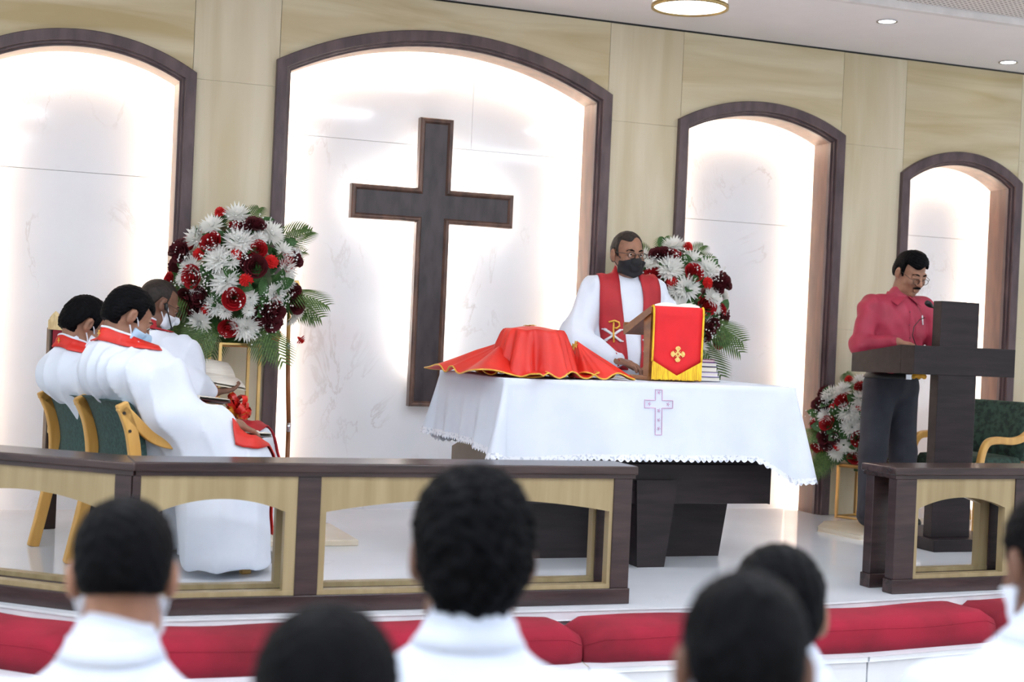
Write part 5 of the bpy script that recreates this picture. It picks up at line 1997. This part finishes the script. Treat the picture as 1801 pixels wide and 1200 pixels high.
    solid('face_mask', [(h.mask(-0.125, -0.014), 0.004)], p.get('mask_m', M_MASKW), t, base)
    for sx in (-1, 1):
        sm = MB()
        strap(h, sm, sx, 0.0032)
        sm.build('mask_strap', M_MASKW, t, True, off=base)
    add_brows(h, t, base)
    add_eyes(h, t, base, (0, -1))
    if p.get('stole', True):
        # band round the back of the neck
        rows = []
        P, D = [], []
        n, nzr = 30, 4
        for i in range(n + 1):
            a = FA + math.pi * 0.30 + (math.pi * 1.40) * i / n
            for j in range(nzr):
                zz = nz - 0.014 + 0.056 * j / (nzr - 1) - 0.022 * math.cos(a - FA)
                P.append((Q(nf - 0.012, 0, 0)[0] + 0.3 * math.cos(a), Q(nf - 0.012, 0, 0)[1] + 0.3 * math.sin(a), zz)); D.append((-math.cos(a), -math.sin(a), 0.0))
        G = trace(K, P, D, 0.010)
        st = MB().grid([[tuple(G[i * nzr + j]) for j in range(nzr)] for i in range(n + 1)]).build('stole', p.get('stole_m', M_SATIN), t, True, off=base, solid=0.004)
        MB().tube([tuple(G[i * nzr + nzr - 1] + np.array([0, 0, 0.002])) for i in range(n + 1)], 0.006, 6).build('collar_edge', M_WHITE, st, True, off=base)
        c_ = G[(n // 2) * nzr + 1] * 0.5 + G[(n // 2) * nzr + 2] * 0.5 - np.array([fx, fy, 0]) * 0.006
        em = MB()
        for vx, vz in ((1, 0), (0, 1)):
            em.tube([tuple(c_ + np.array([fy, -fx, 0]) * vx * 0.014 + np.array([0, 0, 1]) * vz * 0.014), tuple(c_ - np.array([fy, -fx, 0]) * vx * 0.014 - np.array([0, 0, 1]) * vz * 0.014)], 0.003, 5)
        em.build('embroidered_cross', M_GOLD, st, off=base)
        # ends over the lap and down the shins
        F3 = np.array([fx, fy, 0])
        for s in (1, -1):
            xr = s * (0.08 + (p.get('out', 0) if s > 0 else 0))
            rv = np.array([fy, -fx, 0])
            gpp = [(tuple(Q(kf - 0.22, xr, 0.64)), (0, 0, -1), (fy, -fx, 0)), (tuple(Q(kf - 0.05, xr, 0.62)), (0, 0, -1), (fy, -fx, 0)), (tuple(Q(kf + 0.10, xr, 0.56)), (-fx * 0.7, -fy * 0.7, -0.7), (fy, -fx, 0)), (tuple(Q(kf + 0.14, xr, 0.42)), (-fx, -fy, 0), (fy, -fx, 0)), (tuple(Q(kf + 0.15, xr, 0.16)), (-fx, -fy, 0), (fy, -fx, 0))]
            if s > 0:      # near end lies on the side of the thigh
                dn = tuple(-rv * 0.75 + np.array([0, 0, -0.65]))
                sn = tuple(rv * 0.65 + np.array([0, 0, -0.75]))
                for q_ in range(2):
                    gpp[q_] = (tuple(Q(kf - 0.13 + 0.11 * q_, xr + 0.03, 0.535 - 0.02 * q_)), dn, sn)
            stole(t, base, K, gpp, 0.11, p.get('stole_m', M_SATIN), 0.016, 11, 'stole_end')
    return t, h, Q, base, K


tB, hB, QB, bB, KB = seated('nearest seated priest in white robe with red stole collar, seen from behind', (0.585, -1.80), dict(
    neck=0.085, hf=0.045, pitch=0.55, turn=-0.05, wrist=(0.545, 0.225, 0.655), wrist_l=(0.55, -0.06, 0.63), elbow=(0.215, 0.255, 0.70), cuff=0.042, hand_dir=(0.88, -0.10, -0.36), cape=1, seed=5, hair=dict(t=0.012, front=0.07, nape=-0.072, side=0.03, seed=4), mask_m=M_MASKL, skin=SK1, dz=-0.012, fold=0.011, knee=0.63, foot=0.60, out=0.09))
tA, hA, QA, bA, KA = seated('middle seated priest in white robe, partly hidden, leftmost of the three', (0.455, -1.28), dict(
    neck=0.075, hf=0.045, pitch=0.55, wrist=(0.62, 0.10, 0.69), hand_dir=(0.95, -0.2, 0.0), seed=8, hair=dict(t=0.013, front=0.07, nape=-0.072, side=0.03, seed=5), skin=SK1, dz=-0.060, shoe=M_GREYSHOE))
tC, hC, QC, bC, KC = seated('furthest seated priest wearing glasses and headset microphone, holding an open book', (0.43, -0.80), dict(
    neck=0.50, hf=0.065, pitch=0.42, back=0.30, low=0.56, pelvis=0.50, knee=1.06, foot=1.18, wrist=(0.80, 0.16, 0.735), wrist_l=(0.80, -0.14, 0.735), elbow=(0.62, 0.27, 0.76), hand_dir=(0.95, -0.1, 0.12), palm=(0.1, 0.0, 1), thumb=-1, curl=0.3, seed=11, stole_m=M_STOLE,
    hair=dict(t=0.004, front=0.088, nape=-0.06, side=0.012, seed=6, rough=0.001), hair_m=M_HAIRB, skin=SK2, dz=0.055, cuff=0.05, hem=0.06))
add_glasses(hC, tC, bC, M_GLASSF)
# headset
mbh = MB().tube([tuple(hC.w(-0.086, -0.01, 0.0)), tuple(hC.w(0.0, -0.115, -0.01)), tuple(hC.w(0.086, -0.01, 0.0))], 0.0028, 6) if False else MB()
mbh.tube([tuple(hC.w(0.088, -0.03, 0.005)), tuple(hC.w(0.090, 0.0, -0.006)), tuple(hC.w(0.086, 0.04, -0.045)), tuple(hC.w(0.066, 0.085, -0.085))], 0.0035, 6)
mbh.ball(tuple(hC.w(0.091, 0.005, -0.010)), (0.010, 0.014, 0.022), 6)
mbh.ball(tuple(hC.w(0.064, 0.088, -0.088)), 0.008, 6)
mbh.build('headset_microphone', M_BLACK, tC, True, off=bC)
K2 = QC(0.43, 0.03, 1.06)
MB().tube([tuple(QC(0.49, 0.075, 1.055)), tuple(QC(0.43, 0.045, 1.075)), tuple(QC(0.42, -0.03, 1.075))], 0.012, 8).build('orange_collar_lining', mat('orange_cloth', (226, 130, 60), 0.7), tC, True, off=bC)
for wr_ in ((0.80, 0.16, 0.735),):
    a, b = QC(0.765, 0.18, 0.738), QC(0.785, 0.168, 0.736)
    MB().tube([tuple(a), tuple(b)], [0.056, 0.053], 18).build('orange_cuff', MATS['orange_cloth'], tC, True, off=bC)


def open_book(name, label, Q, f, r, z, w, L, tilt, cover, lat=0.0):
    """held open: spine along forward axis, leaves rise to both sides, tilted towards the reader"""
    o_ = Q(f, r, z)
    t = thing(name, label, 'book', tuple(o_), FA)
    R = Matrix.Rotation(-tilt, 3, 'Y') @ Matrix.Rotation(lat, 3, 'X')
    for s in (-1, 1):
        rows, rc_ = [], []
        for k in range(8):
            u = k / 7
            y = s * w * u
            hh = 0.016 * math.sin(u * 2.4 + 0.3) + 0.012 * u
            rows.append([tuple(R @ Vector(v)) for v in ((-L / 2, y, 0.002 + 0.010 * u), (-L / 2, y, hh + 0.004), (L / 2, y, hh + 0.004), (L / 2, y, 0.002 + 0.010 * u))])
            rc_.append([tuple(R @ Vector(v)) for v in ((-L / 2 - 0.004, y * 1.03, -0.001 + 0.010 * u), (L / 2 + 0.004, y * 1.03, -0.001 + 0.010 * u))])
        MB().grid(rows).build('page_block', M_PAPER, t, True)
        MB().grid(rc_).build('cover', cover, t, True, solid=0.003)
    return t


open_book('hymn_book', 'large open book with white pages held by the priest wearing a headset', QC, 0.89, 0.02, 0.815, 0.15, 0.21, -0.15, mat('cream_cover', (226, 220, 200), 0.6), 0.42)
open_book('prayer_book', 'maroon prayer book in the lap of the middle seated priest', QA, 0.74, 0.0, 0.705, 0.09, 0.16, -0.1, mat('maroon_cover', (84, 30, 30), 0.5))
open_book('prayer_book', 'thin grey booklet under the hands of the nearest seated priest', QB, 0.64, 0.17, 0.595, 0.085, 0.13, -0.05, mat('grey_cover', (110, 110, 108), 0.5))

# ---------------------------------------------------------------- congregation in the foreground
VA = math.radians(69.3)                   # the seats look up the room along this direction


def worshipper(label, hc, s, hair, pitch=0.25, turn=0.0, skn=SK3, mask=False, wide=0.19, collar=True, shirt=None, drop=0.0, roll=0.0):
    f2 = np.array([math.cos(VA), math.sin(VA), 0]); r2 = np.array([f2[1], -f2[0], 0]); up = np.array([0, 0, 1.0])
    hc = np.asarray(hc, float)

    def Q(f, r, z):
        return hc + f2 * f + r2 * r + up * z
    seat_z = NAVE + 0.44
    base = Q(0, 0, 0); base[2] = seat_z
    base = tuple(base)
    t = thing('person', label, 'person', base)
    h = Head(hc, VA + turn, pitch, roll, s)
    S = h.neck(h.skull(), Q(-0.035, 0, -0.165 * s), 0.050, 0.056)
    zs = -0.205 * s + drop
    B_ = SDF()
    low = seat_z - hc[2]
    limb_body(B_, [(Q(-0.05, 0, zs - 0.08), Q(-0.05, 0, low + 0.12), 0.10, 0.10), (Q(-0.04, wide * 0.8, zs), Q(-0.04, -wide * 0.8, zs), 0.035, 0.035)])
    Hd = SDF()
    for sd in (-1, 1):
        wv = Q(0.30, sd * 0.09, low + 0.20)
        hand(Hd, wv, Q(1, -sd * 0.3, -0.1) - Q(0, 0, 0), (0, 0, -1), sd, 0.4, s, elbow=Q(0.03, sd * (wide + 0.04), low + 0.27))
    solid('body', [(S, 0.0045), (Hd, 0.004), (B_, 0.02)], skn, t, base)
    K = SDF()
    K.el(Q(-0.04, 0, zs - 0.13), (wide * 1.0, wide * 1.0, 0.22), 0.06) if False else None
    R3 = np.stack([r2, f2, up], 1)
    K.el(Q(-0.045, 0, zs - 0.13), (wide * 0.98, 0.125, 0.21), 0.06, R3)
    K.el(Q(-0.045, 0, (zs + low) / 2 - 0.08), (wide * 0.88, 0.125, 0.26), 0.08, R3)
    K.rc(Q(-0.04, wide - 0.035, zs - 0.018), Q(-0.04, 0, zs + 0.012), 0.056, 0.060, 0.05)
    K.rc(Q(-0.04, 0, zs + 0.012), Q(-0.04, -wide + 0.035, zs - 0.018), 0.060, 0.056, 0.05)
    K.rc(Q(-0.045, 0, zs + 0.005), Q(-0.042, 0, -0.100 * s + drop * 0.4), 0.100, 0.068, 0.05)
    for sd in (-1, 1):
        K.rc(Q(-0.035, sd * wide, zs - 0.02), Q(0.02, sd * (wide + 0.045), low + 0.30), 0.062, 0.056, 0.04)
        K.rc(Q(0.02, sd * (wide + 0.045), low + 0.28), Q(0.27, sd * 0.105, low + 0.20), 0.054, 0.042, 0.03)
    fw = waves(int(abs(hc[0]) * 100) + 3, 22, 0.005, 6)
    K.post = lambda P: fw(P)
    K.fn(lambda P: P[:, 2] - (seat_z + 0.03), 0.006, True)
    solid('shirt', [(K, 0.0095)], shirt or M_SHIRT, t, base)
    if collar:
        rows = []
        P, D = [], []
        c = Q(-0.040, 0, -0.105 * s + drop * 0.4)
        n, nzr = 32, 3
        for i in range(n + 1):
            a = 2 * math.pi * i / n
            for j in range(nzr):
                P.append((c[0] + 0.3 * math.cos(a), c[1] + 0.3 * math.sin(a), c[2] + 0.020 - 0.034 * j / (nzr - 1))); D.append((-math.cos(a), -math.sin(a), 0))
        G = trace(K, P, D, 0.003)
        G2 = [[tuple(c * 0 + G[i * nzr + j]) for j in range(nzr)] for i in range(n + 1)]
        MB().grid(G2).build('collar', shirt or M_SHIRT, t, True, off=base, solid=0.003)
    L_ = SDF()
    for sd in (-1, 1):
        L_.rc(Q(-0.03, sd * 0.08, low + 0.085), Q(0.42, sd * 0.10, low + 0.075), 0.085, 0.065, 0.04)
        L_.rc(Q(0.42, sd * 0.10, low + 0.07), Q(0.40, sd * 0.10, low - 0.36), 0.065, 0.05, 0.03)
        L_.rc(Q(0.39, sd * 0.10, low - 0.395), Q(0.53, sd * 0.105, low - 0.405), 0.04, 0.034, 0.03)
    solid('trousers', [(L_, 0.014)], M_TROUS, t, base)
    solid('hair', [(h.hair(**hair), 0.0045)], M_HAIR, t, base)
    if mask:
        solid('face_mask', [(h.mask(-0.125, -0.014), 0.0045)], M_MASKW, t, base)
        for sx in (-1, 1):
            sm = MB()
            strap(h, sm, sx, 0.004)
            sm.build('mask_strap', M_MASKW, t, True, off=base)
    return t


FG = [
    ('boy with neat short black hair and mask straps, in white shirt at the lower left', (0.262, -5.985, 0.712), 0.90, dict(t=0.014, front=0.07, nape=-0.042, side=0.03, seed=21, volume=0.006), dict(pitch=0.22, turn=0.24, mask=True, wide=0.18, drop=-0.025)),
    ('worshipper of whom only the dark top of the head shows at the bottom', (0.390, -6.795, 0.700), 0.87, dict(t=0.018, front=0.05, nape=-0.09, side=0.05, seed=22), dict(pitch=0.2, turn=0.1, shirt=mat('dark_top', (26, 28, 40), 0.8))),
    ('man with thick collar-length black hair in white shirt, at the centre of the foreground', (0.752, -6.225, 0.771), 1.02, dict(t=0.018, front=0.06, nape=-0.105, side=0.03, seed=23, volume=0.006, rough=0.007), dict(pitch=0.18, turn=0.08, wide=0.205, skn=SK2)),
    ('boy with cropped hair bowing his head at the lower right', (0.842, -6.895, 0.750), 0.84, dict(t=0.012, front=0.07, nape=-0.05, side=0.03, seed=24), dict(pitch=0.42, turn=-0.1, skn=SK2, wide=0.15, mask=True)),
    ('worshipper in white collar half hidden behind the bowing boy', (1.315, -6.185, 0.662), 0.88, dict(t=0.016, front=0.07, nape=-0.075, side=0.03, seed=25), dict(pitch=0.3, turn=-0.1, skn=SK3, wide=0.17)),
    ('worshipper in white shirt cut off by the right edge of the picture', (1.625, -6.490, 0.790), 0.90, dict(t=0.014, front=0.07, nape=-0.05, side=0.03, seed=26), dict(pitch=0.25, turn=0.15, skn=SK2, wide=0.18, mask=True)),
]
for lab, hc, s, hair_, kw in FG:
    worshipper(lab, hc, s, hair_, **kw)


def pew(label, c, L):
    t = thing('pew', label, 'pew', (c[0], c[1], NAVE), VA - math.pi / 2, 'hall pews')
    MB().span((-L / 2, -0.22, 0.40), (L / 2, 0.22, 0.44)).build('seat', M_LIGHTW, t, bevel=0.006)
    MB().span((-L / 2, -0.30, 0.50), (L / 2, -0.27, 0.80)).build('backrest', M_LIGHTW, t, bevel=0.006)
    for x in (-L / 2 + 0.03, L / 2 - 0.03):
        MB().prism([(-0.32, 0.0), (-0.32, 0.82), (-0.25, 0.82), (-0.22, 0.44), (0.22, 0.44), (0.22, 0.0)], x - 0.02, x + 0.02, 'x').build('end_panel', M_DARK, t)


pew('light wooden pew under the further row of foreground worshippers', (0.95, -6.28), 2.6)
pew('light wooden pew under the nearer row of foreground worshippers', (0.62, -6.92), 2.0)
